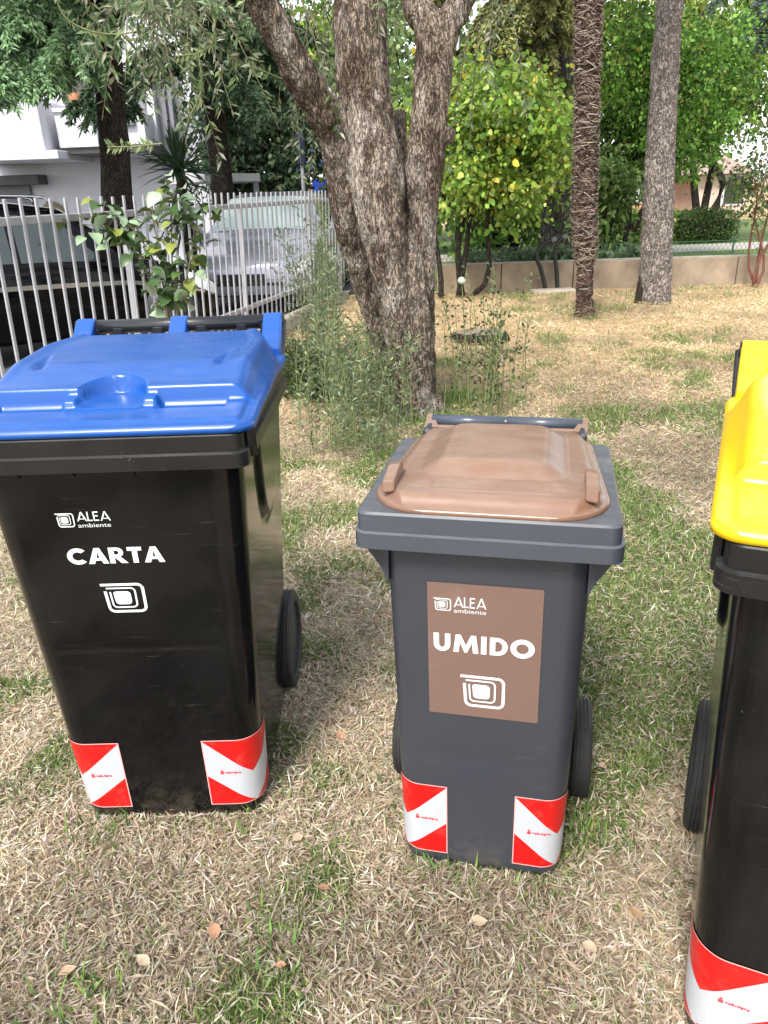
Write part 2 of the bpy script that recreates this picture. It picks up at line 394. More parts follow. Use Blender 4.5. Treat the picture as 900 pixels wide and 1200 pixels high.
def make_lid(wfun, y0, y1, hfun, mat, parent, nx=150, ny=170, thick=.012, zedge=None):
    "lid as a moulded shell: plan outline wfun(y), top surface hfun(x,y), turned-down edge"
    t = np.linspace(0, 1, ny); Y = y0+(y1-y0)*(.5-.5*np.cos(PI*t))*.25 + (y1-y0)*t*.75
    s = np.sin(np.linspace(-1, 1, nx)*PI/2)*.25+np.linspace(-1, 1, nx)*.75
    W = wfun(Y); X = W[:, None]*s[None]; YY = np.broadcast_to(Y[:, None], X.shape)
    Z = hfun(X, YY); top = np.stack([X, YY, Z], -1).reshape(-1, 3)
    I = (np.arange(ny-1)[:, None]*nx+np.arange(nx-1)).ravel(); F = [np.stack([I, I+1, I+nx+1, I+nx], 1)]
    per = np.concatenate([np.arange(nx), np.arange(1, ny)*nx+nx-1, (ny-1)*nx+np.arange(nx-2, -1, -1), np.arange(ny-2, 0, -1)*nx])
    low = top[per].copy(); low[:, 2] -= thick; inn = low.copy(); inn[:, 0] *= .97; inn[:, 1] = (inn[:, 1]-(y0+y1)/2)*.97+(y0+y1)/2
    b = len(top); n = len(per); i = np.arange(n); j = (i+1) % n
    F.append(np.stack([per[j], per[i], b+i, b+j], 1)); F.append(np.stack([b+j, b+i, b+n+i, b+n+j], 1))
    return obj('lid', npmesh('lid', np.concatenate([top, low, inn]), np.concatenate(F), mat), parent)
def rounded_w(y, y0, y1, w0, w1, r0, r1):
    w = w0+(w1-w0)*(y-y0)/(y1-y0); a = np.clip((y0+r0-y)/r0, 0, 1); b = np.clip((y-(y1-r1))/r1, 0, 1)
    return w - r0*(1-np.sqrt(1-a*a)) - r1*(1-np.sqrt(1-b*b))
def make_wheel(parent, x, y, r, wid, side):
    h = MB(); o = side*wid/2
    h.lathe([(.002, -o*.5), (.03, -o*.5), (r*.55, -o*.35), (r*.78, -o*.6), (r*.78, o*.6), (r*.6, o*.35), (r*.25, o*.7), (.002, o*.75)], 36)
    hub = h.build('wheel', M_HUB, parent, True, (x, y, r))
    t = MB(); pr = []
    for a in np.linspace(0, 2*PI, 21):
        pr.append((r*.87+r*.13*np.sign(math.cos(a))*abs(math.cos(a))**.5, o*np.sign(math.sin(a))*abs(math.sin(a))**.5))
    for k in (-.5, 0, .5):
        pass
    t.lathe(pr, 48); t.build('tyre', M_RUBBER, hub, True)
    g = MB()
    for k in (-.55, -.18, .18, .55): g.lathe([(r*.985, k*wid/2-.003), (r*1.012, k*wid/2-.002), (r*1.012, k*wid/2+.002), (r*.985, k*wid/2+.003)], 48)
    g.build('tread', M_RUBBER, hub, True)
def corner_sticker(sh, parent, side, z0, z1, d0, d1):
    nu, nv = 26, 8; V = []; uv = []
    for j in range(nv):
        for i in range(nu):
            u, v = i/(nu-1), j/(nv-1); V.append(sh.wrap(d0+(d1-d0)*u, z0+(z1-z0)*v, side, .0016)); uv.append((u, v))
    F = [(j*nu+i, j*nu+i+1, (j+1)*nu+i+1, (j+1)*nu+i) if side > 0 else (j*nu+i+1, j*nu+i, (j+1)*nu+i, (j+1)*nu+i+1) for j in range(nv-1) for i in range(nu-1)]
    o = obj('corner_sticker', npmesh('corner_sticker', V, F, M_CHEV, True, None, uv), parent)
    # tiny printed mark: a little emblem and a line of fine print
    b = MB(); dc = d0+(d1-d0)*(.20 if side > 0 else .40); zc = z0+(z1-z0)*.52
    def dot(d, z, a, h):
        P = [sh.wrap(d+q*a, z+e*h, side, .0026) for q, e in ((-1, -1), (1, -1), (1, 1), (-1, 1))]
        b.add(P, [(0, 1, 2, 3) if side > 0 else (3, 2, 1, 0)])
    sgn = 1 if side > 0 else -1
    dot(dc, zc+.004, .0022, .0022); dot(dc, zc-.003, .004, .0038)
    for k in range(8): dot(dc+sgn*(.009+.0048*k), zc-.002-.0012*(k % 2), .0019, .0016+.0008*(k % 3))
    b.build('red_print', M_REDP, o)
# ---- lettering drawn as outlines
def arc(cx, cy, rx, ry, a0, a1, n=14): return [(cx+rx*math.cos(math.radians(a)), cy+ry*math.sin(math.radians(a))) for a in np.linspace(a0, a1, n)]
def glyph(ch, t=.26):
    "outlines (outer, then holes) in unit height, and advance width"
    if ch == 'C': return [arc(.5, .5, .52, .52, 42, 318, 26)+arc(.5, .5, .52-t, .52-t, 312, 48, 26)], .92
    if ch == 'A':
        h = t*.62; x = lambda y: (.5-.15*t/.26)*y   # outer left slope
        o = [(0, 0), (.5-t*.52, 1), (.5+t*.52, 1), (1, 0), (1-t*1.12, 0), (1-t*1.12-.075, .2), (t*1.12+.075, .2), (t*1.12, 0)]
        return [o, [(t*1.12+.145, .2+h), (1-t*1.12-.145, .2+h), (.5, .86-t*.35)]], 1.0
    if ch == 'R': return [[(0, 0), (0, 1)]+arc(.40, .69, .31, .31, 90, -62, 14)+[(.88, 0), (.55, 0), (.27, .36), (t, .36), (t, 0)], [(t, .56), (.36, .56)]+arc(.36, .68, .12, .12, -80, 80, 8)+[(.36, .80), (t, .80)]], .86
    if ch == 'T': return [[(.22, 0), (.22, 1-t*.9), (0, 1-t*.9), (0, 1), (.22+t+.22, 1), (.22+t+.22, 1-t*.9), (.22+t, 1-t*.9), (.22+t, 0)]], .72
    if ch == 'U': return [[(0, 1)]+arc(.4, .40, .40, .42, 180, 360, 16)+[(.8, 1), (.8-t, 1)]+arc(.4, .42, .40-t, .42-t*.82, 360, 180, 16)+[(t, 1)]], .88
    if ch == 'M': return [[(0, 0), (.12, 1), (.36, 1), (.6, .42), (.84, 1), (1.08, 1), (1.2, 0), (.94, 0), (.88, .56), (.66, 0), (.54, 0), (.32, .56), (.26, 0)]], 1.26
    if ch == 'I': return [[(0, 0), (t, 0), (t, 1), (0, 1)]], t+.1
    if ch == 'D': return [[(0, 0)]+arc(.34, .5, .5, .5, -90, 90, 18)+[(0, 1)], [(t, .22)]+arc(.34, .5, .25, .28, -90, 90, 14)+[(t, .78)]], .92
    if ch == 'O': return [arc(.54, .5, .56, .53, 0, 350, 34), arc(.54, .5, .56-t*1.05, .53-t, 0, 348, 30)], 1.12
    if ch == 'L': return [[(0, 0), (.48, 0), (.48, t), (t, t), (t, 1), (0, 1)]], .56
    if ch == 'E': return [[(0, 0), (.52, 0), (.52, t), (t, t), (t, .47), (.47, .47), (.47, .47+t), (t, .47+t), (t, 1-t), (.52, 1-t), (.52, 1), (0, 1)]], .64
def lettering(txt, t=.26, gap=.05):
    "flat triangles in unit height and total width"
    V = []; F = []; x = 0
    for ch in txt:
        loops, adv = glyph(ch, t); tri = tessellate_polygon([[Vector((a, b, 0)) for a, b in L] for L in loops]); pts = [p for L in loops for p in L]; b = len(V)
        V += [(p[0]+x, p[1]) for p in pts]; F += [tuple(b+i for i in f) for f in tri]; x += adv+gap
    V = np.array(V); return V, F, V[:, 0].max()
def strokes(V, F, pts, wid, closed=False):
    P = np.array(pts, float); n = len(P)
    d = np.roll(P, -1, 0)-np.roll(P, 1, 0)
    if not closed: d[0] = P[1]-P[0]; d[-1] = P[-1]-P[-2]
    d = d/np.linalg.norm(d, axis=1, keepdims=True); nn = np.stack([-d[:, 1], d[:, 0]], 1)*wid/2; b = len(V)
    V += [tuple(p) for p in np.concatenate([P+nn, P-nn])]
    for i in range(n if closed else n-1):
        j = (i+1) % n; F.append((b+n+i, b+n+j, b+j, b+i))
def logo_shape():
    "emblem: nested open rounded squares, unit box 1 x .84"
    V = []; F = []
    def rq(x0, y0, x1, y1, r, skew=.0):
        return arc(x1-r, y1-r, r, r, 90, 0, 6)+arc(x1-r, y0+r, r, r, 0, -90, 6)+arc(x0+r+skew, y0+r, r, r, 270, 180, 6)
    strokes(V, F, [(0, .80)]+rq(.10, .04, .97, .80, .13, .02)+[(.09, .62)], .07)
    strokes(V, F, [(.12, .70)]+rq(.20, .16, .78, .70, .10, .02)+[(.20, .60)], .042)
    q = arc(.58, .52, .09, .09, 90, 0, 6)+arc(.58, .33, .09, .09, 0, -90, 6)+arc(.38, .33, .09, .09, 270, 180, 6)+arc(.33, .55, .06, .06, 180, 90, 6); b = len(V)
    V += q; F.append(tuple(b+i for i in range(len(q)))[::-1])
    return np.array(V), F
def print_on(name, V, F, x0, z0, sx, sz, yfun, off, mat, parent):
    V = np.asarray(V, float); x = x0+V[:, 0]*sx; z = z0+V[:, 1]*sz
    P = np.column_stack([x, yfun(z)-off, z]); me = npmesh(name, P, [tuple(f) for f in F], mat, False)
    return obj(name, me, parent)
def font_shape(txt):
    cu = bpy.data.curves.new('t', 'FONT'); cu.body = txt; cu.resolution_u = 3; o = bpy.data.objects.new('t', cu); C.objects.link(o)
    me = o.to_mesh(); V = np.array([v.co[:2] for v in me.vertices]); F = [tuple(p.vertices) for p in me.polygons]; o.to_mesh_clear()
    bpy.data.objects.remove(o); bpy.data.curves.remove(cu); V[:, 0] -= V[:, 0].min(); return V, F, V[:, 0].max()
def bin_prints(sh, root, word, xw, zw, logo_small, alea, amb, logo_big, off):
    yf = lambda z: sh.yf(z)
    V, F, W = lettering(word); print_on('lettering', V, F, xw[0], zw[0], (xw[1]-xw[0])/W, zw[1]-zw[0], yf, off, M_WHITEPRINT, root)
    V, F, W = lettering('ALEA', .13, .03); print_on('lettering', V, F, alea[0], alea[2], (alea[1]-alea[0])/W, alea[3]-alea[2], yf, off, M_WHITEPRINT, root)
    V, F, W = font_shape('ambiente'); print_on('lettering', V, F, amb[0], amb[1], (amb[2]-amb[0])/W, amb[3], yf, off, M_WHITEPRINT, root)
    for x0, z0, sx, sz in (logo_small, logo_big):
        V, F = logo_shape(); print_on('logo', V, F, x0, z0, sx, sz/.84, yf, off, M_WHITEPRINT, root)

BINS = [('a', .171, 1.163, math.radians(-13.142), .21), ('b', -.550, 1.364, math.radians(-.71), .26), ('c', .680, .708, math.radians(-24.40), .26)]
# ---- small slate bin with the brown lid
def small_bin():
    _, x, y, rz, _w = BINS[0]
    root = empty('wheelie_bin', (x, y, 0), rz)
    tag(root, 'slate grey wheelie bin with brown lid and UMIDO sticker on its front', 'bin', 'wheelie bins on the lawn')
    sh = BinShape(.176, .190, .071, .035, .40, .46, .87, .048)
    make_body(sh, M_SLATE, root, False, .33)
    make_rim([(.832, -.045, .03), (.838, -.004, .004), (.8385, 0, .028), (.868, .0, .028), (.8705, -.006, .02), (.903, -.006, .02), (.907, -.010, .02), (.907, -.05, .02), (.89, -.052, .02)], .236, .0, .45, .02, M_SLATER, root)
    for s in (-1, 1):   # gussets under the rim's front corners
        g = MB(); P = [(s*.181, .050, .84), (s*.228, .030, .84), (s*.196, .050, .775), (s*.183, .050, .745)]; Q = [(a, b+.03, c) for a, b, c in P]
        g.add(P+Q, [(0, 1, 2, 3), (7, 6, 5, 4), (0, 4, 5, 1), (1, 5, 6, 2), (2, 6, 7, 3), (3, 7, 4, 0)]); g.build('gusset', M_SLATE, root)
        arm = MB(); arm.box((s*.172, .485, .912), (.02, .085, .032), 0, .006); arm.build('handle_arm', M_SLATE, root)
    y0, y1 = .011, .488
    wf = lambda Y: rounded_w(Y, y0, y1, .219, .188, .108, .07)
    def hf(X, Y):
        W = wf(Y); d = np.minimum(W-np.abs(X), np.minimum(Y-y0, (y1-Y)*1.3)); d = np.maximum(d, 0)
        z = .912 + .004*sstep(0, .004, d) + .020*sstep(.004, .034, d) + .010*sstep(.02, .15, d)
        bx = np.abs(X)-.112; by = np.maximum(.135-Y, Y-.40); q = np.maximum(bx, by); rr = np.sqrt(np.maximum(bx+.03, 0)**2+np.maximum(by+.03, 0)**2)-.03
        q = np.where((bx > -.03) & (by > -.03), rr, q)
        z += .019*sstep(.030, -.022, q)
        z -= .010*sstep(.40, .488, Y)
        ex = np.maximum(np.abs(X+.0)-.105, np.abs(Y-.082)-.020); z += .0016*np.exp(-(ex/.0022)**2)      # moulded label frame
        ex2 = np.maximum(np.abs(X-.055)-.045, np.abs(Y-.082)-.013); z += .0010*np.exp(-(ex2/.002)**2)
        z += .0035*np.exp(-((d-.012)/.004)**2)*0
        return z
    lid = make_lid(wf, y0, y1, hf, M_BROWN, root, 150, 170, .007)
    for s in (-1, 1):     # lifting grips: a wedge step at each front corner
        g = MB(); x0, x1 = s*.158, s*.200
        prof = [(.046, .932), (.052, .955), (.105, .966), (.134, .963), (.142, .940), (.134, .930)]
        xi, xo = s*.166, s*.194; P = [(xi, a, b) for a, b in prof]+[(xo+s*(-.004), a, b-.004) for a, b in prof]; n = len(prof)
        g.add(P, [tuple(range(n)) if s < 0 else tuple(range(n-1, -1, -1)), tuple(range(2*n-1, n-1, -1)) if s < 0 else tuple(range(n, 2*n))]+[((i, i+n, (i+1) % n+n, (i+1) % n) if s < 0 else ((i+1) % n, (i+1) % n+n, i+n, i)) for i in range(n)])
        o = g.build('lid_grip', M_BROWN, lid)
        bv = o.modifiers.new('b', 'BEVEL'); bv.width = .004; bv.segments = 2
        t = MB(); P = [(s*.150, .475, .905), (s*.183, .468, .905), (s*.186, .545, .916), (s*.174, .545, .916)]; Q = [(a, b, c+.020) for a, b, c in P]
        t.add(P+Q, [(3, 2, 1, 0), (4, 5, 6, 7), (0, 1, 5, 4), (1, 2, 6, 5), (2, 3, 7, 6), (3, 0, 4, 7)]); t.build('hinge_tab', M_BROWN, lid)
    lip = MB(); lip.box((0, .484, .912), (.33, .012, .030), 0, .004); lip.build('rear_lip', M_BROWN, lid)
    bar = MB(); bar.tube([(-.172, .525, .925), (-.002, .525, .925)], .0145, 16); bar.tube([(.002, .525, .925), (.172, .525, .925)], .0145, 16); bar.tube([(-.17, .525, .925), (.17, .525, .925)], .012, 16)
    bar.build('handle_bar', M_BARS, root, True)
    make_wheel(root, .220, .395, .119, .046, 1); make_wheel(root, -.220, .395, .119, .046, -1)
    ax = MB(); ax.tube([(-.22, .395, .119), (.22, .395, .119)], .011, 10); ax.build('axle', M_HUB, root, True)
    # front sticker
    P = [(-.107, .452), (.109, .452), (.107, .760), (-.107, .760)]
    st = obj('front_sticker', npmesh('front_sticker', [(a, sh.yf(b)-.0016, b) for a, b in P], [(0, 1, 2, 3)], M_TAN, False), root)
    bin_prints(sh, root, 'UMIDO', (-.096, .096), (.607, .648), (-.095, .699, .033, .028), (-.057, .004, .709, .732), (-.057, .697, .004, .0135), (-.044, .477, .087, .078), .0028)
    for s in (-1, 1): corner_sticker(sh, root, s, .048, .250, .072, .072+.165)
    return root
small_bin()
# ---- big black bins
def big_bin(which, lidmat, label):
    _, x, y, rz, _w = BINS[which]
    root = empty('wheelie_bin', (x, y, 0), rz); tag(root, label, 'bin', 'wheelie bins on the lawn')
    sh = BinShape(.222, .268, .056, .030, .59, .70, .985, .058)
    make_body(sh, M_BLACK, root, True, .52)
    make_rim([(.946, -.03, .03), (.948, -.004, .004), (.9485, .004, .03), (.977, .004, .03), (.980, -.004, .022), (1.012, -.004, .022), (1.016, -.008, .02), (1.016, -.05, .02), (1.0, -.052, .02)], .288, .0, .66, .02, M_RIMB, root)
    for s in (-1, 1):     # stiffening ribs on the rim's flanks
        for k in range(3): r = MB(); r.box((s*.291, .045+.02*k, .985-.006*k), (.012, .007, .058), 0, .002); r.build('rib', M_RIMB, root)
    for k in (-.17, -.06, .06, .17):
        g = MB(); P = [(k-.003, .03, .95), (k+.003, .03, .95), (k+.003, .012, .947), (k-.003, .012, .947), (k, .0335, .925)]
        g.add(P, [(0, 1, 2, 3), (3, 2, 4), (0, 3, 4), (2, 1, 4), (1, 0, 4)]); g.build('rib', M_RIMB, root)
    y0, y1 = .004, .690
    wf = lambda Y: rounded_w(Y, y0, y1, .306, .296, .045, .07)
    def hf(X, Y):
        W = wf(Y); aX = np.abs(X); d = np.maximum(np.minimum(W-aX, np.minimum(Y-y0, y1-Y)), 0)
        z = 1.026 + .007*sstep(0, .006, d) + .007*sstep(.022, .034, d) + .006*sstep(.05, .16, Y)
        sx = .268+.012*sstep(.1, .4, Y)-.03*sstep(.45, .62, Y)                                      # half width of the raised deck
        side = sstep(sx+.030, sx-.022, aX)
        yfw = .150
        front = sstep(yfw-.007, yfw+.003, Y); back = sstep(.665, .60, Y)
        deck = .034 + .024*sstep(yfw, .30, Y) + .006*sstep(.3, .5, Y)
        deck = deck + .005*np.exp(-((aX-sx+.03)/.012)**2)*sstep(.18, .3, Y)
        up = deck*side*front*back
        rs = np.sqrt((X)**2+(np.maximum(Y-.145, 0))**2); sc = sstep(.070, .064, rs)*(Y > .10)
        up = up*(1-sc) + .004*sc
        led = sstep(.006, 0, np.abs(aX-.083)-.014)*sstep(.112, .122, Y)*(Y < yfw+.006); up = np.maximum(up, .016*led*(1-sc))
        # recess lip over each front pocket
        pk = sstep(.012, .0, np.abs(aX-.17)-.070)*sstep(yfw-.028, yfw-.018, Y)*sstep(yfw+.02, yfw-.002, Y); up = np.maximum(up, 0)
        up = up - .009*sstep(.005, 0, np.abs(aX-.165)-.068)*sstep(.106, .111, Y)*sstep(.149, .144, Y)
        # side channels
        ch = sstep(.030, .006, np.abs(aX-(.190+.30*(Y-.34)**2)))*sstep(.010, .030, aX-.150-.25*(Y-.2))*sstep(.24, .30, Y)*sstep(.62, .52, Y); up = up - .016*ch
        return z + up
    lid = make_lid(wf, y0, y1, hf, lidmat, root, 190, 240, .009)
    for xb, hw in ((-.256, .026), (0, .024), (.256, .026)):     # hinge brackets reaching over the bar
        b = MB(); P = [(xb-hw, .60, 1.04), (xb+hw, .60, 1.04), (xb+hw, .69, 1.03), (xb-hw, .69, 1.03)]
        prof = [(.62, 1.060), (.66, 1.078), (.712, 1.122), (.735, 1.134), (.757, 1.126), (.762, 1.105), (.752, 1.092), (.71, 1.075), (.68, 1.03), (.62, 1.02)]
        n = len(prof); P = [(xb-hw, a, c) for a, c in prof]+[(xb+hw, a, c) for a, c in prof]
        b.add(P, [tuple(range(n-1, -1, -1)), tuple(range(n, 2*n))]+[(i, (i+1) % n, (i+1) % n+n, i+n) for i in range(n)])
        o = b.build('hinge_bracket', lidmat, lid); bv = o.modifiers.new('b', 'BEVEL'); bv.width = .005; bv.segments = 2
    bar = MB(); bar.tube([(-.285, .735, 1.110), (.285, .735, 1.110)], .019, 18); bar.build('handle_bar', M_BAR, root, True)
    low = MB(); low.box((0, .712, 1.066), (.54, .018, .030), 0, .006)
    for k in (-.235, -.17, -.06, .0, .06, .17, .235): low.box((k, .722, 1.085), (.03, .014, .05), 0, .004)
    low.build('handle_bracing', M_BAR, root)
    for s in (-1, 1):
        a = MB(); a.tube(smoothpath([(s*.270, .64, .99), (s*.277, .70, 1.05), (s*.280, .735, 1.112)], 8), .012, 8); a.build('handle_arm', M_BAR, root, True)
        make_wheel(root, s*.232, .640, .150, .044, s)
    ax = MB(); ax.tube([(-.23, .64, .15), (.23, .64, .15)], .012, 10); ax.build('axle', M_HUB, root, True)
    for s in (-1, 1): corner_sticker(sh, root, s, .050, .252, .098, .098+.195)
    return root, sh
rb, shb = big_bin(1, M_BLUE, 'black wheelie bin with blue lid and white CARTA lettering')
bin_prints(shb, rb, 'CARTA', (-.112, .090), (.733, .770), (-.118, .819, .037, .032), (-.075, -.006, .832, .853), (-.075, .818, -.008, .0135), (-.058, .612, .092, .073), .0016)
rc, shc = big_bin(2, M_YELLOW, 'black wheelie bin with yellow lid')

# ------------------------------------------------------------------ foliage helpers
def leaf_mesh(name, P, D, L, Wd, col, mat, droop=.25, up=None, fold=.25, hexa=False):
    "one four-cornered bent leaf per row: base P, direction D, length L, half width Wd"
    n = len(P); D = unit(D); rnd = RNG.normal(size=(n, 3)) if up is None else np.broadcast_to(up, (n, 3))+.45*RNG.normal(size=(n, 3))
    S = unit(np.cross(D, rnd)); Nn = np.cross(S, D); L = np.broadcast_to(L, (n,))[:, None]; Wd = np.broadcast_to(Wd, (n,))[:, None]
    mid = P+D*L*.48; tip = P+D*L-np.array([0, 0, 1])*L*droop
    if hexa:
        a = P+D*L*.26; b = P+D*L*.70-np.array([0, 0, 1])*L*droop*.5
        V = np.stack([P, a+S*Wd+Nn*Wd*fold, b+S*Wd*.82+Nn*Wd*fold, tip, b-S*Wd*.82+Nn*Wd*fold, a-S*Wd+Nn*Wd*fold], 1).reshape(-1, 3); q = 6
    else:
        V = np.stack([P, mid+S*Wd+Nn*Wd*fold, tip, mid-S*Wd+Nn*Wd*fold], 1).reshape(-1, 3); q = 4
    F = np.arange(q*n).reshape(n, q); c = np.repeat(col, q, 0)
    return npmesh(name, V, F, mat, False, c)
def pick(pal, n, jit=.12, w=None):
    pal = np.array(pal); i = RNG.choice(len(pal), n, p=w); c = pal[i]*(1+jit*RNG.normal(size=(n, 1)))*(1+.06*RNG.normal(size=(n, 3)))
    return np.clip(c, .003, .9)
def sphere(n): return unit(RNG.normal(size=(n, 3)))
def limb(p0, p1, r0, r1, wob=.06, n=9, sag=0.0):
    t = np.linspace(0, 1, n)[:, None]; L = np.linalg.norm(np.subtract(p1, p0)); ph = RNG.normal(size=3)
    P = np.array(p0)*(1-t)+np.array(p1)*t + wob*L*np.sin(t*PI)*ph*.5 + wob*L*.4*np.sin(t*PI*2)*RNG.normal(size=3)
    P[:, 2] -= sag*np.sin(t[:, 0]*PI)*L
    return P, r0+(r1-r0)*t[:, 0]
def broad_tree(name, label, cat, base, stems, crown, rad, n_clump, per, leaf, pal, group=None, barkm=None, w=None, clump_r=.22, trunk_r=.08, ratio=.32, seed=0, holes=0.0, stem_h=None):
    "stems: trunk tops; crown: centre; rad: semi-axes"
    root = empty(name, base); tag(root, label, cat, group); B = np.array(base)
    c = np.array(crown)-B; rad = np.array(rad)
    q = sphere(n_clump)*RNG.uniform(.25, 1, (n_clump, 1))**.55; q = q*(1+.22*RNG.normal(size=(n_clump, 1)))
    K = c+q*rad
    K = K[K[:, 2] > .12]
    tb = MB()
    for s in stems:
        P, R = limb((s[2] if len(s) > 2 else 0, 0, -.1), (s[0], s[1], s[3] if len(s) > 3 else c[2]), trunk_r, trunk_r*.4, .10); tb.tube(P, R, 8)
    tops = [np.array((s[0], s[1], s[3] if len(s) > 3 else c[2])) for s in stems]
    for k in K[RNG.permutation(len(K))[:min(26, len(K))]]:
        s = tops[RNG.integers(len(tops))]; a = RNG.uniform(.45, 1.0); p0 = np.array([s[0]*a, s[1]*a, s[2]*a])
        P, R = limb(p0, k, trunk_r*.35, trunk_r*.08, .12); tb.tube(P, R, 5, False)
    tr = tb.build('trunk', barkm, root, True)
    m = len(K)*per; ci = np.repeat(np.arange(len(K)), per); cr = clump_r*RNG.uniform(.6, 1.3, (len(K), 1))
    P = K[ci]+RNG.normal(size=(m, 3))*cr[ci]*np.array([1, 1, .7])*.6
    keep = P[:, 2] > .05; P = P[keep]; ci = ci[keep]; m = len(P)
    D = unit(P-K[ci])*.7+sphere(m)*.7+np.array([0, 0, -.15])
    tone = np.clip(1+.22*RNG.normal(size=len(K)), .5, 1.6)[ci][:, None]
    col = np.clip(pick(pal, m, .15, w)*tone, .003, .9)
    L = leaf*np.clip(RNG.normal(.9, .3, m), .4, 1.6)
    tag(obj('crown', leaf_mesh('crown', P, D, L, L*ratio, col, M_LEAF, hexa=True), root), kind='stuff')
    return root
M_BARKD = bark('dark_bark', (.030, .024, .020), (.075, .058, .046), (24, 24, 8), .012)
M_BARKG = bark('grey_bark', (.10, .09, .08), (.24, .22, .20), (16, 16, 4), .02)
M_BARKP = bark('pine_bark', (.17, .145, .128), (.46, .40, .36), (22, 22, 12), .02)
M_BARKO = bark('olive_bark', (.12, .093, .072), (.40, .32, .25), (34, 34, 11), .014, (.54, .47, .40))
M_TWIG = simple('twig', (.16, .135, .085), .8, .3, 30)
M_TWIGG = simple('green_twig', (.16, .18, .07), .7, .3, 30)

# ------------------------------------------------------------------ picket fence, kerb and car park
FD = unit(np.array([.24, .971])); FP = np.array([-2.04, 4.64])
def fpos(k): return FP+FD*k
M_PICKET = simple('grey_paint', (.38, .38, .41), .45, .15, 9); M_RAIL = simple('grey_rail_paint', (.30, .30, .31), .45, .15, 9)
M_CONC = simple('concrete', (.36, .32, .26), .9, .2, 5, bmp=.4)
M_ASPH = simple('asphalt', (.07, .07, .072), .9, .25, 3, bmp=.5, bscale=120)
fence = empty('picket_fence', (*FP, 0), math.atan2(FD[1], FD[0])); fence.rotation_euler[0] = math.radians(2.5)     # the old fence leans a little towards the lawn
tag(fence, 'grey metal picket fence with flat bars between the lawn and the parked cars', 'fence')
FL0, FL1 = -1.4, 6.55
kb = MB(); kb.box(((FL0+FL1)/2, 0, .06), (FL1-FL0, .16, .16), 0, .01); kb.build('kerb', M_CONC, fence)
pk = MB(); pk.box((0, 0, .80), (.023, .012, 1.24), 0, .002); pme = None
k = FL0; i = 0
while k < FL1:
    if pme is None: o = pk.build('picket', M_PICKET, fence); pme = o.data
    else: o = obj('picket', pme, fence)
    o.location = (k, -.022, .035+.004*random.uniform(-1, 1)); o.rotation_euler = (0, random.uniform(-.006, .006), 0); k += .134
for z in (.40, 1.34):
    r = MB(); r.box(((FL0+FL1)/2, 0, z), (FL1-FL0, .03, .045), 0, .004); r.build('rail', M_RAIL, fence)
for k in (-1.0, 1.05, 3.1, 5.15, 6.5):
    r = MB(); r.box((k, .022, .72), (.04, .04, 1.32), 0, .004); r.build('post', M_RAIL, fence)
nrm = np.array([-FD[1], FD[0]])
a, b = fpos(-3)+nrm*.1, fpos(13)+nrm*.1
V = [(*a, .004), (*b, .004), (-1, 22, .004), (-22, 22, .004), (-22, 2, .004)]
tag(obj('car_park', npmesh('car_park', V, [(0, 1, 2, 3, 4)], M_ASPH, False)), kind='structure')

# ------------------------------------------------------------------ low garden wall with wire mesh, path, far lawn
WZ = .385
wall = empty('garden_wall', (.9, 11.55, 0), math.atan2(11.25-11.55, 6.9-.9)); tag(wall, 'low rendered garden wall of tan panels behind the palm and pine', 'wall')
M_WALL = simple('tan_render', (.29, .225, .16), .9, .34, 3.2, bmp=.6, bscale=30)
kx = 0.0
for i, w in enumerate((.95, 1.05, 2.35, 2.0, 1.9)):
    p = MB(); p.box((kx+w/2, .0, WZ/2-.03), (w-.012, .14+.004*(i % 2), WZ+.06), 0, .008); p.build('panel', M_WALL, wall); kx += w
cp = MB(); cp.box((kx/2, .01, WZ+.008), (kx, .10, .022), 0, .004); cp.build('coping', M_CONC, wall)
M_MESH = simple('green_wire', (.05, .14, .085), .5, .1)
wm = empty('wire_mesh', (.9, 11.60, WZ+.018), wall.rotation_euler[2]); tag(wm, 'low green wire mesh along the top of the tan garden wall', 'mesh fence')
V = []; F = []
def wire(p, q, r=.0022):
    p = np.array(p); q = np.array(q); d = unit(q-p); s = unit(np.cross(d, (0, 1, 0)))*r; b_ = len(V)
    V.extend([p+s, p-s, q-s, q+s, p+(0, r, 0), p-(0, r, 0), q-(0, r, 0), q+(0, r, 0)]); F.extend([(b_, b_+1, b_+2, b_+3), (b_+4, b_+5, b_+6, b_+7)])
hh = .20
for x in np.arange(0, 8.2, .065):
    wire((x, 0, 0), (x+hh*.62, 0, hh)); wire((x+hh*.62, .003, 0), (x, .003, hh))
tag(obj('mesh_wires', npmesh('mesh_wires', V, F, M_MESH, False), wm), kind='stuff')
for z in (.0, .2):
    r = MB(); r.tube([(0, 0, z), (8.25, 0, z)], .004, 6); r.build('edge_wire', M_MESH, wm, True)
for x in (.02, 2.05, 4.3, 6.3, 8.2):
    r = MB(); r.box((x, .012, .07), (.025, .012, .30), 0, .002); r.build('stake', M_MESH, wm)
M_PATH = simple('gravel', (.42, .39, .36), .95, .18, 6, bmp=.6, bscale=60)
p0 = ground(640, 297); V = []
pts = [(-2, 16.4), (4, 16.6), (9, 17.0), (16, 17.0), (16, 19.0), (9, 18.8), (4, 18.4), (-2, 18.1)]
tag(obj('gravel_path', npmesh('gravel_path', [(x, y, .006) for x, y in pts], [tuple(range(8))], M_PATH, False)), kind='structure')
M_TURF = simple('far_turf', (.11, .17, .035), .9, .35, 2.5, bmp=.8, bscale=50)
tag(obj('far_turf', npmesh('far_turf', [(-1, 11.8, .003), (16, 11.4, .003), (16, 30, .003), (-1, 30, .003)], [(0, 1, 2, 3)], M_TURF, False)), kind='structure')

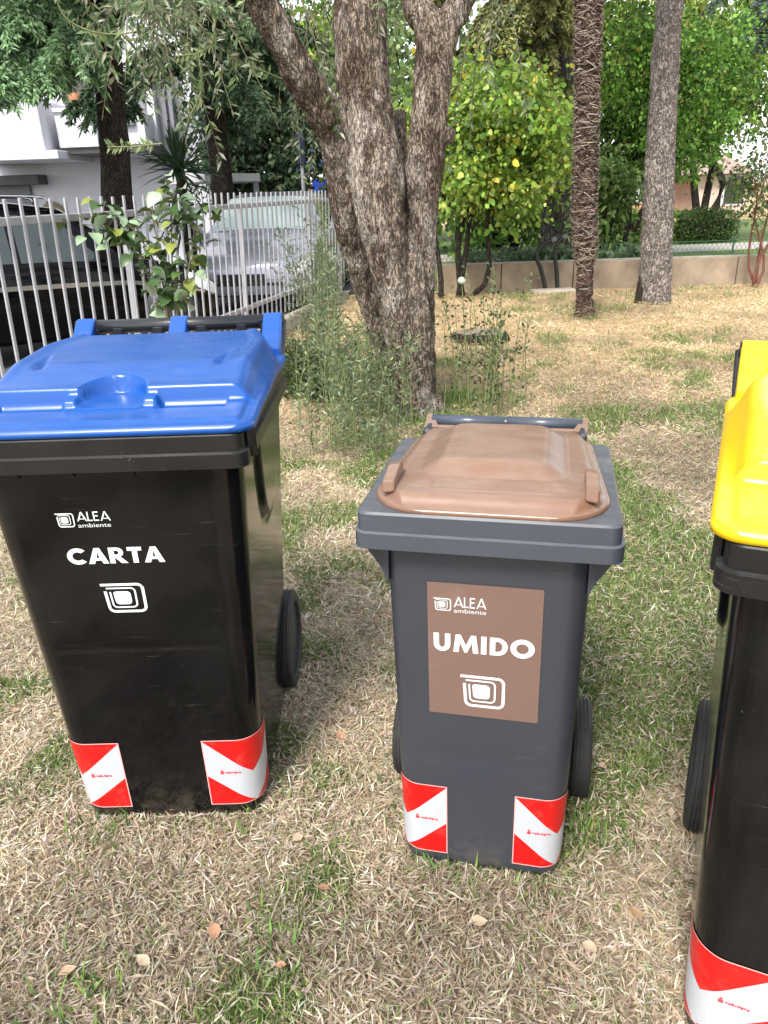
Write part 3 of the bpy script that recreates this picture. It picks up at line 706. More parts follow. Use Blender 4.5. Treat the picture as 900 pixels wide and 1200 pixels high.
# ------------------------------------------------------------------ olive tree
OB = np.array([.25, 5.0, 0.0])
olive = empty('olive_tree', OB); tag(olive, 'old olive tree with a gnarled trunk splitting into several thick limbs', 'tree')
def px_limb(rows, n, extra=0.0):
    "rows: (px, py, width px, distance)"
    P = np.array([[*(at(a, b, d)-OB), w*.86/2/ppm(d, at(a, b, d)[2])] for a, b, w, d in rows]); return smoothpath(P, n)
STEMS = [
    [(490, 545, 80, 4.98), (489, 500, 62, 4.98), (479, 430, 48, 4.95), (464, 345, 50, 4.92), (449, 275, 60, 4.92), (440, 205, 72, 4.95), (430, 135, 70, 5.0), (422, 60, 72, 5.02), (419, -40, 70, 5.05), (412, -160, 60, 5.1), (396, -300, 46, 5.15)],
    [(500, 540, 50, 5.06), (498, 490, 38, 5.06), (496, 420, 32, 5.06), (496, 335, 34, 5.06), (494, 262, 42, 5.05), (497, 200, 50, 5.05), (505, 125, 50, 5.07), (509, 68, 50, 5.1), (503, 30, 40, 5.1), (488, 5, 35, 5.1), (476, -50, 32, 5.1), (466, -160, 24, 5.1)],
    [(507, 85, 44, 5.1), (520, 40, 40, 5.12), (538, 5, 37, 5.15), (556, -45, 34, 5.2), (585, -150, 26, 5.3)],
    [(472, 500, 34, 5.12), (450, 420, 22, 5.20), (431, 350, 28, 5.20), (414, 280, 40, 5.14), (404, 215, 48, 5.08), (396, 165, 50, 5.02), (374, 122, 48, 4.95), (343, 70, 46, 4.85), (312, 12, 44, 4.75), (276, -60, 40, 4.62), (225, -170, 32, 4.5)],
    [(474, 250, 26, 5.2), (470, 205, 26, 5.24), (467, 160, 25, 5.27), (466, 130, 24, 5.28)],
    [(490, 470, 44, 5.0), (488, 420, 44, 4.98), (484, 350, 42, 4.96), (479, 300, 34, 4.98), (476, 268, 20, 5.02)],
    [(488, 530, 104, 5.02), (488, 505, 78, 5.02), (489, 470, 52, 5.02)],
]
tb = MB(); tips = []
for rows in STEMS:
    Q = px_limb(rows, 60); P, R = Q[:, :3], Q[:, 3]; tb.tube(P, R, 20); tips.append(P[-1])
for (a, b, w, d) in ((385, 140, 24, 4.90), (523, 158, 20, 5.03), (506, 478, 34, 4.98), (462, 500, 36, 4.97)):   # knots, burrs and root flare
    c = at(a, b, d)-OB; r = w/2/ppm(d, c[2]); V, Fq = tube_np([c+np.array([0, 0, z*r]) for z in np.linspace(-1, 1, 9)], r*np.sqrt(np.maximum(.03, 1-np.linspace(-1, 1, 9)**2)), 14)
    tb.add(V, [tuple(f) for f in Fq]+[tuple(range(13, -1, -1)), tuple(range(8*14, 9*14))])
tmp = tb.build('trunk', M_BARKO, olive, True)
rm = tmp.modifiers.new('r', 'REMESH'); rm.mode = 'VOXEL'; rm.voxel_size = .0105
dg = bpy.context.evaluated_depsgraph_get(); me = bpy.data.meshes.new_from_object(tmp.evaluated_get(dg))
tmp.modifiers.clear(); tmp.data = me
n = len(me.vertices); V = np.empty(n*3, np.float32); me.vertices.foreach_get('co', V); V = V.reshape(-1, 3).astype(float)
Nn = np.empty(n*3, np.float32); me.vertices.foreach_get('normal', Nn); Nn = Nn.reshape(-1, 3)
wp = V + .05*np.stack([fbm(V*5, 21), fbm(V*5, 22), fbm(V*5, 23)], 1)
ridge = 1-np.abs(2*fbm(wp*np.array([16, 16, 4.5]), 41, 3)-1); plates = fbm(wp*np.array([38, 38, 17]), 51, 2); lump = fbm(V*4.0, 61, 2)
V += Nn*((ridge-.75)*.022 + (plates-.5)*.020 + (lump-.5)*.03)[:, None]
me.vertices.foreach_set('co', V.astype(np.float32).ravel()); me.update(); me.polygons.foreach_set('use_smooth', np.ones(len(me.polygons), bool))
if not me.materials: me.materials.append(M_BARKO)
# hanging olive twigs: a stem with paired narrow leaves
OLIVE_PAL = [(.12, .18, .07), (.17, .24, .095), (.27, .32, .19), (.07, .11, .05), (.40, .45, .33)]
def twigs(starts, dirs, length, nl, leafL, pal, sag=.5, wob=.12, r=.004, w=None, ratio=.13):
    tv = MB(); LP = []; LD = []; LL = []
    for p, d in zip(starts, dirs):
        L = length*random.uniform(.6, 1.3); n = 10; t = np.linspace(0, 1, n)[:, None]
        d = unit(np.array(d)); side = unit(np.cross(d, (0, 0, 1.0)))*random.uniform(-1, 1)
        P = p + d*L*t + np.array([0, 0, -1])*sag*L*t**2 + side*wob*L*np.sin(t*2.6)
        tv.tube(P, np.linspace(r, r*.35, n), 4, False)
        T = np.gradient(P, axis=0); k = int(nl*L/length)
        u = np.sort(np.random.default_rng(random.randrange(1 << 30)).uniform(.12, 1, k)); f = u*(n-1); ii = np.minimum(f.astype(int), n-2); fr = (f-ii)[:, None]
        Q = P[ii]*(1-fr)+P[ii+1]*fr; Td = unit(T[ii]); S = unit(RNG.normal(size=(k, 3))); S = unit(S-(S*Td).sum(1, keepdims=True)*Td)
        LP.append(Q); LD.append(Td*.55+S*.85); LL.append(leafL*RNG.uniform(.55, 1.2, k))
    return tv, np.concatenate(LP), np.concatenate(LD), np.concatenate(LL)
def crown_from(starts, dirs, root, length, nl, leafL, pal, barkm, **kw):
    tv, P, D, L = twigs(starts, dirs, length, nl, leafL, pal, **kw)
    tag(tv.build('twigs', barkm, root, True), kind='stuff')
    ratio = kw.get('ratio', .13)
    return tag(obj('crown', leaf_mesh('crown', P, D, L, L*ratio, pick(pal, len(P), .2, kw.get('w')), M_LEAF, .12), root), kind='stuff')
st = []; dr = []
for i in range(62):       # boughs drooping over the fence, left of the trunk
    d = random.uniform(3.9, 5.4); px = random.uniform(-60, 300)*(1 if random.random() < .8 else .6); py = random.uniform(-150, 0) - (45 if px < 140 else 0)
    st.append(at(px, py, d)-OB); dr.append((random.uniform(-1, 1), random.uniform(-.6, .6), random.uniform(-.7, .25)))
for i in range(34):
    d = random.uniform(4.3, 5.4); st.append(at(random.uniform(150, 240), random.uniform(-60, 20), d)-OB); dr.append((random.uniform(-.7, .7), random.uniform(-.5, .5), random.uniform(-1.0, -.1)))
for i in range(40):       # the crown above
    a = random.uniform(0, 2*PI); rr = random.uniform(.3, 2.3)
    st.append(np.array([rr*math.cos(a)-.3, rr*math.sin(a), random.uniform(2.5, 3.9)])); dr.append((math.cos(a), math.sin(a), random.uniform(-.6, .5)))
for px, py, d in ((345, -10, 4.9), (362, 15, 5.1), (352, 5, 5.0), (370, -5, 5.2), (380, 20, 5.3), (590, -40, 5.2), (560, 40, 5.5)):
    for _ in range(3): st.append(at(px+random.uniform(-14, 14), py, d)-OB); dr.append((random.uniform(-.5, .5), 0, -1))
crown_from(st, dr, olive, .48, 44, .060, OLIVE_PAL, M_TWIG, sag=.45)
# a few long bare sprays seen against the shade
sp = MB(); LP = []; LD = []
for rows in ([(60, -20, 4.2), (75, 18, 4.2), (105, 36, 4.2), (140, 40, 4.2), (170, 34, 4.2)], [(246, -20, 4.4), (252, 20, 4.4), (249, 50, 4.4), (232, 62, 4.4), (205, 66, 4.4)], [(232, 62, 4.4), (236, 90, 4.4), (233, 115, 4.4), (220, 140, 4.4)],
             [(330, 92, 4.7), (305, 82, 4.6), (285, 76, 4.55), (268, 64, 4.5)], [(190, 168, 4.3), (172, 170, 4.3), (150, 172, 4.3), (126, 172, 4.3)]):
    P = smoothpath(np.array([at(*r)-OB for r in rows]), 22); sp.tube(P, .004, 5, False)
    for p, q in zip(P[4:-1:1], P[5:]):
        for s in (-1, 1): LP.append(p); LD.append(unit(q-p)*.6+s*np.array([0, 0, 1.0])*.8+.25*RNG.normal(size=3))
tag(sp.build('spray', M_TWIGG, olive, True), kind='stuff')
LP = np.array(LP); L = .05*RNG.uniform(.5, 1.2, len(LP))
tag(obj('spray_leaves', leaf_mesh('spray_leaves', LP, np.array(LD), L, L*.16, pick([(.16, .21, .08), (.24, .28, .13), (.11, .15, .06)], len(LP)), M_LEAF, .05, np.array([0, -1., .2])), olive), kind='stuff')

# ------------------------------------------------------------------ shoots round the olive's foot
def shoots(name, label, spots, hgt, nleaf, leafL, pal, stemm, r=.004, lean=.25, ratio=.16, w=None, lowest=.1):
    c = np.mean([s[:2] for s in spots], 0); root = empty(name, (c[0], c[1], 0)); tag(root, label, 'plant')
    tv = MB(); LP = []; LD = []; LL = []
    for x, y, h in spots:
        H = h*hgt; n = 9; t = np.linspace(0, 1, n)[:, None]; a = random.uniform(0, 2*PI); ln = lean*random.uniform(.1, 1)*H
        P = np.array([x-c[0], y-c[1], -.01]) + t*np.array([0, 0, H]) + (t**1.8)*np.array([math.cos(a), math.sin(a), 0])*ln + np.sin(t*7+a)*.012*H*np.array([1, .5, 0]) - t**3*np.array([0, 0, .1*H*(ln/H)])
        tv.tube(P, np.linspace(r, r*.4, n), 5, False); k = max(4, int(nleaf*H))
        u = RNG.uniform(lowest, 1, k); f = u*(n-1); ii = np.minimum(f.astype(int), n-2); fr = (f-ii)[:, None]
        Q = P[ii]*(1-fr)+P[ii+1]*fr; S = sphere(k); S[:, 2] = np.abs(S[:, 2])*.6+.15
        br = RNG.uniform(0, .11, (k, 1))*(1-u[:, None]*.6)
        LP.append(Q+S*br); LD.append(S+np.array([0, 0, .2])); LL.append(leafL*RNG.uniform(.5, 1.25, k))
    tag(tv.build('stems', stemm, root, True), kind='stuff'); P = np.concatenate(LP); L = np.concatenate(LL)
    tag(obj('leaves', leaf_mesh('leaves', P, np.concatenate(LD), L, L*ratio, pick(pal, len(P), .2, w), M_LEAF, .1), root), kind='stuff')
    return root
sp = []
for i in range(125):
    px = min(max(random.gauss(424, 34), 350), 492); py = random.uniform(455, 542); g = ground(px, py)
    tall = random.uniform(.55, 1.35) if px < 405 else random.uniform(.4, .85)
    sp.append((g[0], g[1], tall*(.5 if py > 522 else 1)))
for i in range(22):
    g = ground(random.uniform(352, 405), random.uniform(432, 470)); sp.append((g[0], g[1], random.uniform(1.2, 1.75)))
WEED_PAL = [(.12, .17, .085), (.18, .24, .13), (.08, .115, .06), (.32, .37, .24), (.21, .26, .10)]
shoots('olive_shoots', 'dense bushy grey-green shoots round the foot of the olive trunk', sp, .82, 115, .044, WEED_PAL, M_TWIGG, .0035, .20, .12)
sp = []
for i in range(32):
    g = ground(random.gauss(564, 24), random.uniform(474, 500)); sp.append((g[0], g[1], random.uniform(.5, 1.12)))
rs = shoots('thin_shoots', 'sparse clump of thin upright stems with tiny dark leaves beside the olive', sp, .95, 42, .036, [(.045, .07, .03), (.08, .11, .045), (.13, .17, .07)], M_TWIGG, .0042, .22, .26)
g = at(541, 329, 5.1); fr = MB(); t = np.linspace(-1, 1, 11); fr.lathe([(max(.001, .027*math.sqrt(1-a*a)), .025*a) for a in t], 16, 'z', tuple(g-np.array(rs.location)))
fr.build('fruit', simple('pale_fruit', (.45, .55, .36), .5, .1), rs, True)
b = MB(); b.tube(smoothpath(np.array([ground(548, 478)-np.array(rs.location), at(546, 420, 5.1)-np.array(rs.location), at(543, 360, 5.1)-np.array(rs.location), g-np.array(rs.location)]), 14), .0035, 5); b.build('fruit_stem', M_TWIGG, rs, True)
# low greenery filling the gap between the blue bin and the fence
sp = []
for i in range(80):
    g = ground(random.uniform(336, 385), random.uniform(425, 475)); sp.append((g[0], g[1], random.uniform(.3, 1.0)))
shoots('low_weeds', 'low dark green weeds at the fence kerb behind the blue-lidded bin', sp, .30, 230, .05, [(.05, .085, .03), (.08, .12, .04), (.14, .17, .06)], M_TWIGG, .003, .4, .26, lowest=.02)

# ------------------------------------------------------------------ palm with a shaggy trunk
PB = np.array([2.385, 8.82, 0]); palm = empty('palm_tree', PB); tag(palm, 'palm with a shaggy brown fibrous trunk standing on dry grass', 'tree')
M_PALM = bark('palm_bark', (.055, .036, .026), (.20, .14, .105), (16, 16, 26), .02)
axis = smoothpath(np.array([[*(at(a, b, 8.82)-PB), w*.86/2/ppm(8.82, at(a, b, 8.82)[2])] for a, b, w in ((686, 376, 40), (685, 362, 26), (685, 335, 23), (686, 310, 24), (686, 285, 31), (685, 250, 32), (686, 200, 31), (687, 150, 32), (688, 100, 32), (689, 50, 34), (690, 0, 36), (692, -80, 36), (694, -190, 34), (696, -330, 32))]), 220)
nseg = 40; V, Fq = tube_np(axis[:, :3], axis[:, 3]*.93, nseg)
ctr = np.repeat(axis[:, :3], nseg, 0); rad = unit(V-ctr); an = np.tile(np.arange(nseg), len(axis)); hz = np.repeat(axis[:, 2], nseg)
saw = ((hz*9+an/nseg*3*0+vnoise(np.column_stack([an*.45, hz*3]), 4)*1.3) % 1.0)
V = V+rad*((saw-.5)*.06*np.clip((hz-.5)*3, .25, 1)+(fbm(V*22, 5)-.5)*.03)[:, None]
obj('trunk', npmesh('trunk', V, Fq, M_PALM), palm)
nf = 5200; FV = []; ii = RNG.integers(0, 219, nf); th = RNG.uniform(0, 2*PI, nf); T, U, Wv = frames(axis[:, :3])
lowk = np.clip((axis[ii, 2]-.45)*3, .15, 1)
keep = RNG.uniform(size=nf) < lowk; ii, th, lowk = ii[keep], th[keep], lowk[keep]; nf = len(ii)
R0 = axis[ii, 3]*RNG.uniform(.92, 1.16, nf); dth = RNG.normal(size=nf)*.55; dz = RNG.normal(size=nf)*.035-.03; rows = []
for s in np.linspace(0, 1, 4):
    a = th+dth*s; r = R0*(1+.10*np.sin(s*PI)+RNG.normal(size=nf)*.015); c = axis[ii, :3]+np.array([0, 0, 1])*(dz*s)[:, None]
    p = c+(np.cos(a)*r)[:, None]*np.array([1., 0, 0])+(np.sin(a)*r)[:, None]*np.array([0, 1., 0]); wd = .0035*(1-.6*s)
    rows += [p+np.array([0, 0, wd]), p-np.array([0, 0, wd])]
FV = np.stack(rows, 1).reshape(-1, 3); b = np.arange(nf)[:, None]*8; q = np.array([[0, 1, 3, 2], [2, 3, 5, 4], [4, 5, 7, 6]]); F = (b[:, :, None]+q[None]).reshape(-1, 4)
col = np.repeat(pick([(.24, .18, .14), (.40, .32, .26), (.11, .08, .06), (.54, .47, .40)], nf, .2, [.35, .3, .2, .15]), 8, 0)
tag(obj('trunk_fibre', npmesh('trunk_fibre', FV, F, M_BLADE, False, col), palm), kind='stuff')
top = axis[-1, :3]
for k in range(16):
    a = 2*PI*k/16+random.uniform(-.15, .15); e = random.uniform(-.2, .9); t = np.linspace(0, 1, 8)[:, None]; Ls = random.uniform(.7, .95)
    st_ = top+np.array([math.cos(a)*math.cos(e), math.sin(a)*math.cos(e), math.sin(e)])*Ls*t-np.array([0, 0, .25])*t**2
    tv = MB(); tv.tube(st_, .014, 5); fo = tv.build('frond', M_TWIGG, palm, True)
    n = 34; f = np.linspace(-1.9, 1.9, n); d0 = unit(st_[-1]-st_[-2]); sd = unit(np.cross(d0, (0, 0, 1.))); D = np.cos(f)[:, None]*d0+np.sin(f)[:, None]*sd
    obj('leaflets', leaf_mesh('leaflets', np.repeat(st_[-1:], n, 0), D, .5*RNG.uniform(.85, 1, n), .018, pick([(.05, .09, .03), (.08, .12, .04)], n), M_LEAF, .25, np.array([0, 0, 1.])), fo)

# ------------------------------------------------------------------ pine trunk
QB = np.array([3.563, 9.82, 0]); pine = empty('pine_tree', QB); tag(pine, 'pine with a straight bare grey-brown scaly trunk near the garden wall', 'tree')
axis = smoothpath(np.array([[*(at(a, b, 9.82)-QB), w/2/ppm(9.82, at(a, b, 9.82)[2])] for a, b, w in ((767, 362, 42), (767, 345, 36), (768, 320, 35), (770, 270, 34), (773, 200, 33), (777, 120, 31), (781, 50, 30), (785, 0, 30), (793, -110, 29), (803, -260, 26), (815, -420, 20))]), 260)
nseg = 72; V, Fq = tube_np(axis[:, :3], axis[:, 3], nseg); ctr = np.repeat(axis[:, :3], nseg, 0); rad = unit(V-ctr)
V = V+rad*((fbm(V*np.array([26, 26, 13]), 71, 3)-.5)*.05+(fbm(V*5, 72)-.5)*.03)[:, None]
obj('trunk', npmesh('trunk', V, Fq, M_BARKP), pine)
b = MB(); b.add(*[(lambda t: (t[0], [tuple(f) for f in t[1]]))(tube_np(np.array([[-.21, -.02, .0], [-.20, -.02, .25], [-.17, 0, .42]]), [.06, .05, .02], 8))][0]); b.build('bark_slab', M_BARKD, pine, True)
t0 = axis[-1, :3]; br = MB(); LP = []; LD = []
for k in range(34):
    a = random.uniform(0, 2*PI); z = random.uniform(-1.2, .6); L = random.uniform(.8, 1.9); P, R = limb(t0+np.array([0, 0, z]), t0+np.array([math.cos(a)*L, math.sin(a)*L, z+random.uniform(-.2, .5)]), .035, .008); br.tube(P, R, 5, False)
    for p in P[3:]:
        n = 45; LP.append(p+RNG.normal(size=(n, 3))*.06); LD.append(sphere(n)+np.array([math.cos(a), math.sin(a), .3]))
br.build('branch', M_BARKD, pine, True); LP = np.concatenate(LP)
tag(obj('crown', leaf_mesh('crown', LP, np.concatenate(LD), .13*RNG.uniform(.7, 1.1, len(LP)), .006, pick([(.04, .08, .03), (.06, .11, .04)], len(LP)), M_NEEDLE, .1), pine), kind='stuff')

# ------------------------------------------------------------------ conifers
def conifer(name, label, base, trunk_r, height, branches, pal, barkm, needle=(.075, .009), dens=1.0, group=None, lean=(0, 0), hang=.6, blen=.55):
    "branches: (z, azimuth deg, length, rise)"
    root = empty(name, base); tag(root, label, 'tree', group)
    t = np.linspace(0, 1, 30)[:, None]; ax = np.array([lean[0], lean[1], height])*t + np.array([.03, .02, 0])*np.sin(t*9); ax[0, 2] = -.1
    V, Fq = tube_np(ax, trunk_r*(1.12-.55*t[:, 0]+.25*np.exp(-t[:, 0]*height/.4)), 28); ctr = np.repeat(ax, 28, 0); V += unit(V-ctr)*((fbm(V*np.array([18, 18, 5]), 9)-.5)*.05)[:, None]
    obj('trunk', npmesh('trunk', V, Fq, barkm), root)
    tb = MB(); LP = []; LD = []; LC = []
    pal = np.array(pal)
    for z, az, L, rise in branches:
        a = math.radians(az); d = np.array([math.sin(a), math.cos(a), 0]); n = 12; u = np.linspace(0, 1, n)[:, None]
        sw = random.uniform(-.2, .2); s = np.array([d[1], -d[0], 0]); c0 = np.array([lean[0], lean[1], 0])*z/height
        P = c0+np.array([0, 0, z])+d*L*u+s*sw*L*u**2+np.array([0, 0, 1])*(rise*L*(u-.0)-.42*L*u**2.2)
        tb.tube(P, np.linspace(trunk_r*.22, .006, n), 6, False)
        for k in range(int(L*17*dens)):
            uu = random.uniform(.12, 1)**.8; f = uu*(n-1); i = min(int(f), n-2); p = P[i]*(1-f+i)+P[i+1]*(f-i)
            l = blen*L*.5*random.uniform(.4, 1)*(1.1-uu*.55); sg = random.choice((-1, 1)); dd = unit(s*sg*random.uniform(.5, 1)+d*random.uniform(.3, .9)+np.array([0, 0, random.uniform(-.25, .12)]))
            m = 7; q = np.linspace(0, 1, m)[:, None]; B = p+dd*l*q-np.array([0, 0, 1])*hang*l*q**2; tb.tube(B, .003, 3, False)
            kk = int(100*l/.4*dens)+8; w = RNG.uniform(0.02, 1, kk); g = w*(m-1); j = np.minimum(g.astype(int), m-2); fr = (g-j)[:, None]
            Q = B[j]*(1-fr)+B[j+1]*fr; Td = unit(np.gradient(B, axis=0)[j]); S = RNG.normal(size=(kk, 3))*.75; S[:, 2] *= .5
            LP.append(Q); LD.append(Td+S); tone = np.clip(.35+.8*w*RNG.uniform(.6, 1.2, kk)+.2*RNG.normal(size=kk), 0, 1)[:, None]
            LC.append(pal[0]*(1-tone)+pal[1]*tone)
    tag(tb.build('limbs', barkm, root, True), kind='stuff')
    P = np.concatenate(LP); c = np.clip(np.concatenate(LC)*(1+.15*RNG.normal(size=(len(P), 1))), .004, .8)
    tag(obj('crown', leaf_mesh('crown', P, np.concatenate(LD), needle[0]*RNG.uniform(.6, 1.2, len(P)), needle[1], c, M_NEEDLE, .1), root), kind='stuff')
    return root
def px_lean(p, q, d, h): a, b = at(*p, d), at(*q, d); return ((b[0]-a[0])/(b[2]-a[2])*h, 0)
lean1, lean2 = px_lean((134, 230), (127, 20), 9.3, 6.5), px_lean((257, 200), (248, 70), 12.2, 7.5)
b1 = at(134, 230, 9.3)-np.array([lean1[0]*1.43/6.5, 0, 0]); br = []
for z, az, L in ((2.55, 205, 2.0), (2.6, 232, 2.1), (2.5, 218, 1.7), (2.65, 190, 1.9), (2.8, 222, 2.2), (2.7, 200, 2.2), (2.95, 240, 2.2), (3.0, 200, 2.1), (2.9, 180, 1.7), (2.7, 250, 1.8), (3.1, 215, 2.2), (3.2, 150, 1.4), (3.3, 245, 2.2), (3.5, 190, 2.0), (3.55, 270, 2.0), (3.8, 225, 2.1), (3.9, 160, 1.7), (3.1, 280, 2.0), (3.5, 20, 1.5), (3.3, 90, 1.4), (4.1, 200, 2.0), (4.3, 250, 1.9), (4.5, 120, 1.5)):
    br.append((z+.22, az, L, .12))
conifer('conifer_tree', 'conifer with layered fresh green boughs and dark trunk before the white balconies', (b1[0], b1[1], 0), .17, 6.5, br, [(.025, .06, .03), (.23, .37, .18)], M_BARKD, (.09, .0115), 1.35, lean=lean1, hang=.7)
b2 = at(257, 215, 12.2)-np.array([lean2[0]*1.5/7.5, 0, 0]); br = []
for k in range(26): br.append((random.uniform(2.9, 6.2), random.uniform(0, 360), random.uniform(1.4, 2.4), random.uniform(-.1, .1)))
for az in (200, 230, 160, 250, 120, 100): br.append((random.uniform(2.9, 3.6), az, 1.9, 0.0))
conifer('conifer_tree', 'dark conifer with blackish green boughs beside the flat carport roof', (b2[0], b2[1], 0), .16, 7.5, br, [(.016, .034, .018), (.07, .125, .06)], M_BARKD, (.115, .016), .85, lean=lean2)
b3 = at(650, 285, 13.6); br = []
for k in range(30): az_ = random.uniform(0, 360); br.append((random.uniform(3.0, 6.6)+(1.6 if 40 < az_ < 170 else 0), az_, random.uniform(1.3, 2.4), random.uniform(-.15, .1)))
for az, z, L in ((215, 3.0, 2.0), (250, 3.2, 2.3), (270, 3.4, 2.3), (235, 3.8, 2.4), (190, 2.9, 1.4), (205, 2.8, 1.5), (285, 3.9, 2.2), (225, 3.3, 2.2), (240, 2.9, 1.9), (205, 3.6, 1.9), (260, 2.9, 2.0), (230, 3.5, 2.5)): br.append((z, az, L, 0.0))
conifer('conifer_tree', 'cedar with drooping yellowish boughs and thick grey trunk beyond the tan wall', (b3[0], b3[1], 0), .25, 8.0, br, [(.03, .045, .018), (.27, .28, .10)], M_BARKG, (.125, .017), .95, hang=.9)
b4 = at(885, 250, 17.5); br = [(random.uniform(3.9, 6.5), random.uniform(0, 360), random.uniform(1.2, 2.6), .1) for k in range(20)]+[(4.2, 265, 3.0, .12), (4.5, 280, 2.8, .1), (4.9, 250, 2.6, .1)]
conifer('conifer_tree', 'blue-green conifer reaching its boughs over the rounded green tree', (b4[0]+1.0, b4[1], 0), .2, 8.5, br, [(.04, .065, .055), (.14, .19, .16)], M_BARKG, (.12, .015), .7)

# ------------------------------------------------------------------ broadleaf trees and shrubs
def G(px, py): g = ground(px, py); return (g[0], g[1], 0)
c = at(572, 185, 10.9); base = (c[0]-.35, 10.9, 0)
broad_tree('yellowing_tree', 'small tree with round yellow-green leaves leaning over the tan garden wall', 'tree', base, [(-.30, .1, -.30, 1.6), (.15, 0, -.05, 1.9), (.75, -.1, -.1, 1.5), (.30, .1, .05, 2.2)], (c[0]+.02, 10.9, 1.92), (.98, .8, .80), 240, 66, .066,
           [(.20, .33, .05), (.29, .43, .07), (.13, .24, .04), (.55, .46, .05), (.40, .50, .13)], barkm=M_BARKD, w=[.32, .28, .22, .05, .13], clump_r=.26, trunk_r=.045, ratio=.44)
c = at(783, 165, 14.5); base = (c[0]-.8, 14.5, 0)
broad_tree('rounded_tree', 'broad bushy tree with small bright green leaves behind the pine trunk', 'tree', base, [(-.6, 0, -.1, 2.0), (.4, .1, 0, 2.2), (1.2, 0, .1, 2.3), (.0, 0, 0, 2.6)], (c[0]-.15, 14.5, 2.75), (1.55, 1.3, 1.45), 230, 120, .062,
           [(.09, .20, .03), (.15, .31, .045), (.24, .42, .07), (.05, .11, .02), (.36, .22, .06)], barkm=M_BARKD, w=[.3, .32, .2, .16, .02], clump_r=.30, trunk_r=.08, ratio=.36)
c = at(880, 240, 11.0); base = (*G(886, 336)[:2], 0)
broad_tree('thin_shrub', 'sparse shrub with reddish stems and small dark leaves at the wall end', 'shrub', base, [(-.35, 0, .1, 1.5), (.1, 0, 0, 1.9), (.35, 0, -.05, 1.7), (-.1, 0, -.1, 1.2)], (c[0]+.12, base[1], 1.45), (.55, .5, .8), 46, 34, .05,
           [(.05, .10, .03), (.09, .15, .05), (.13, .14, .05)], barkm=simple('red_stem', (.16, .06, .04), .7, .2), clump_r=.20, trunk_r=.022, ratio=.36)
c = at(712, 235, 12.6)
broad_tree('stemmed_shrub', 'upright shrub of many slim dark stems between palm and pine', 'shrub', (c[0], 12.6, 0), [(-.25, 0, -.12, 1.4), (-.1, 0, -.05, 1.5), (.05, 0, .02, 1.5), (.2, 0, .08, 1.3), (.35, 0, .12, 1.2), (0, .1, 0, 1.6)], (c[0], 12.6, 1.15), (.42, .4, .75), 44, 60, .10,
           [(.06, .12, .03), (.11, .19, .05), (.2, .3, .08)], barkm=M_BARKD, clump_r=.2, trunk_r=.022, ratio=.2)
c = at(318, 165, 17.5)
broad_tree('laurel_tree', 'dark glossy-leaved tree behind the flat carport roof', 'tree', (c[0], 17.5, 0), [(-.5, 0, 0, 2.5), (.4, 0, 0, 2.8), (0, .2, 0, 3)], (c[0]-.15, 17.5, 2.55), (1.75, 1.3, 1.45), 170, 70, .12,
           [(.025, .05, .022), (.045, .08, .035), (.10, .14, .07), (.015, .03, .015)], barkm=M_BARKD, clump_r=.33, trunk_r=.11, ratio=.26)
GB = 'trees in the distance'
def far_tree(px, py, d, rx, rz, label, pal, n=110, per=62, leaf=.17, name='distant_tree', **kw):
    c = at(px, py, d); rz = min(rz, c[2]+rz*.6)
    return broad_tree(name, label, 'tree', (c[0], d, 0), [(-.3*rx, 0, 0, c[2]), (.3*rx, 0, 0, c[2]), (0, .2, 0, c[2]+.3*rz)], (c[0], d, c[2]), (rx, rx*.7, rz), n, per, leaf, pal, GB, M_BARKD, clump_r=.22*max(rx, rz)**.7+.1, trunk_r=.13, **kw)
YG = [(.20, .30, .05), (.30, .40, .08), (.13, .22, .04), (.40, .42, .12)]; MG = [(.07, .14, .03), (.11, .2, .04), (.16, .27, .06)]; PG = [(.22, .30, .12), (.30, .38, .17), (.15, .22, .08)]
far_tree(335, 112, 24, 1.9, 2.3, 'sunlit yellow-green tree above the dark laurel', YG, 120, 60)
far_tree(500, 120, 23, 2.0, 3.4, 'tall pale green tree seen between the olive limbs', PG, 130, 60)
far_tree(470, 215, 19, 1.6, 1.5, 'bright green tree low behind the olive trunk', YG, 90, 60)
far_tree(400, 60, 27, 2.2, 3.0, 'green tree high behind the olive fork', MG, 110, 55)
far_tree(735, 55, 22, 2.0, 2.2, 'light green tree top between palm and pine', YG, 120, 60)
far_tree(845, 70, 24, 1.9, 1.6, 'tree with pale lime crown rising over the rounded tree', YG, 90, 55)
far_tree(590, 250, 16.5, 1.1, .9, 'dark green shrub behind the yellowing tree', MG, 60, 60, .12, 'distant_shrub')
far_tree(672, 235, 18, .8, 1.1, 'green shrub behind the shaggy palm trunk', MG, 50, 60, .12, 'distant_shrub')
far_tree(10, 60, 26, 2.5, 3.5, 'green tree beyond the balconies', MG, 100, 55)
def hedge(name, label, x0, x1, y, w, h, pal, n, leaf=.07):
    root = empty(name, ((x0+x1)/2, y, 0)); tag(root, label, 'hedge'); L = x1-x0
    P = np.column_stack([RNG.uniform(-L/2, L/2, n), RNG.uniform(-w/2, w/2, n), RNG.uniform(.02, h, n)]); sh = RNG.integers(0, 3, n)
    P[:, 1] = np.where(sh == 0, -w/2+RNG.normal(size=n)*.04, P[:, 1]); P[:, 2] = np.where(sh == 1, h+RNG.normal(size=n)*.04, P[:, 2])
    P[:, 2] += (fbm(P[:, :2]*1.7, 6)-.5)*.3*P[:, 2]/h
    Lf = leaf*RNG.uniform(.6, 1.2, n); tag(obj('foliage', leaf_mesh('foliage', P, sphere(n)+np.array([0, -.5, .5]), Lf, Lf*.36, pick(pal, n, .22), M_LEAF), root), kind='stuff')
    core = MB(); core.box((0, 0, h*.42), (L*.94, w*.7, h*.8), 0, .1); core.build('branchwork', M_BARKD, root); return root
c1, c2 = at(625, 262, 19.6), at(795, 262, 19.6)
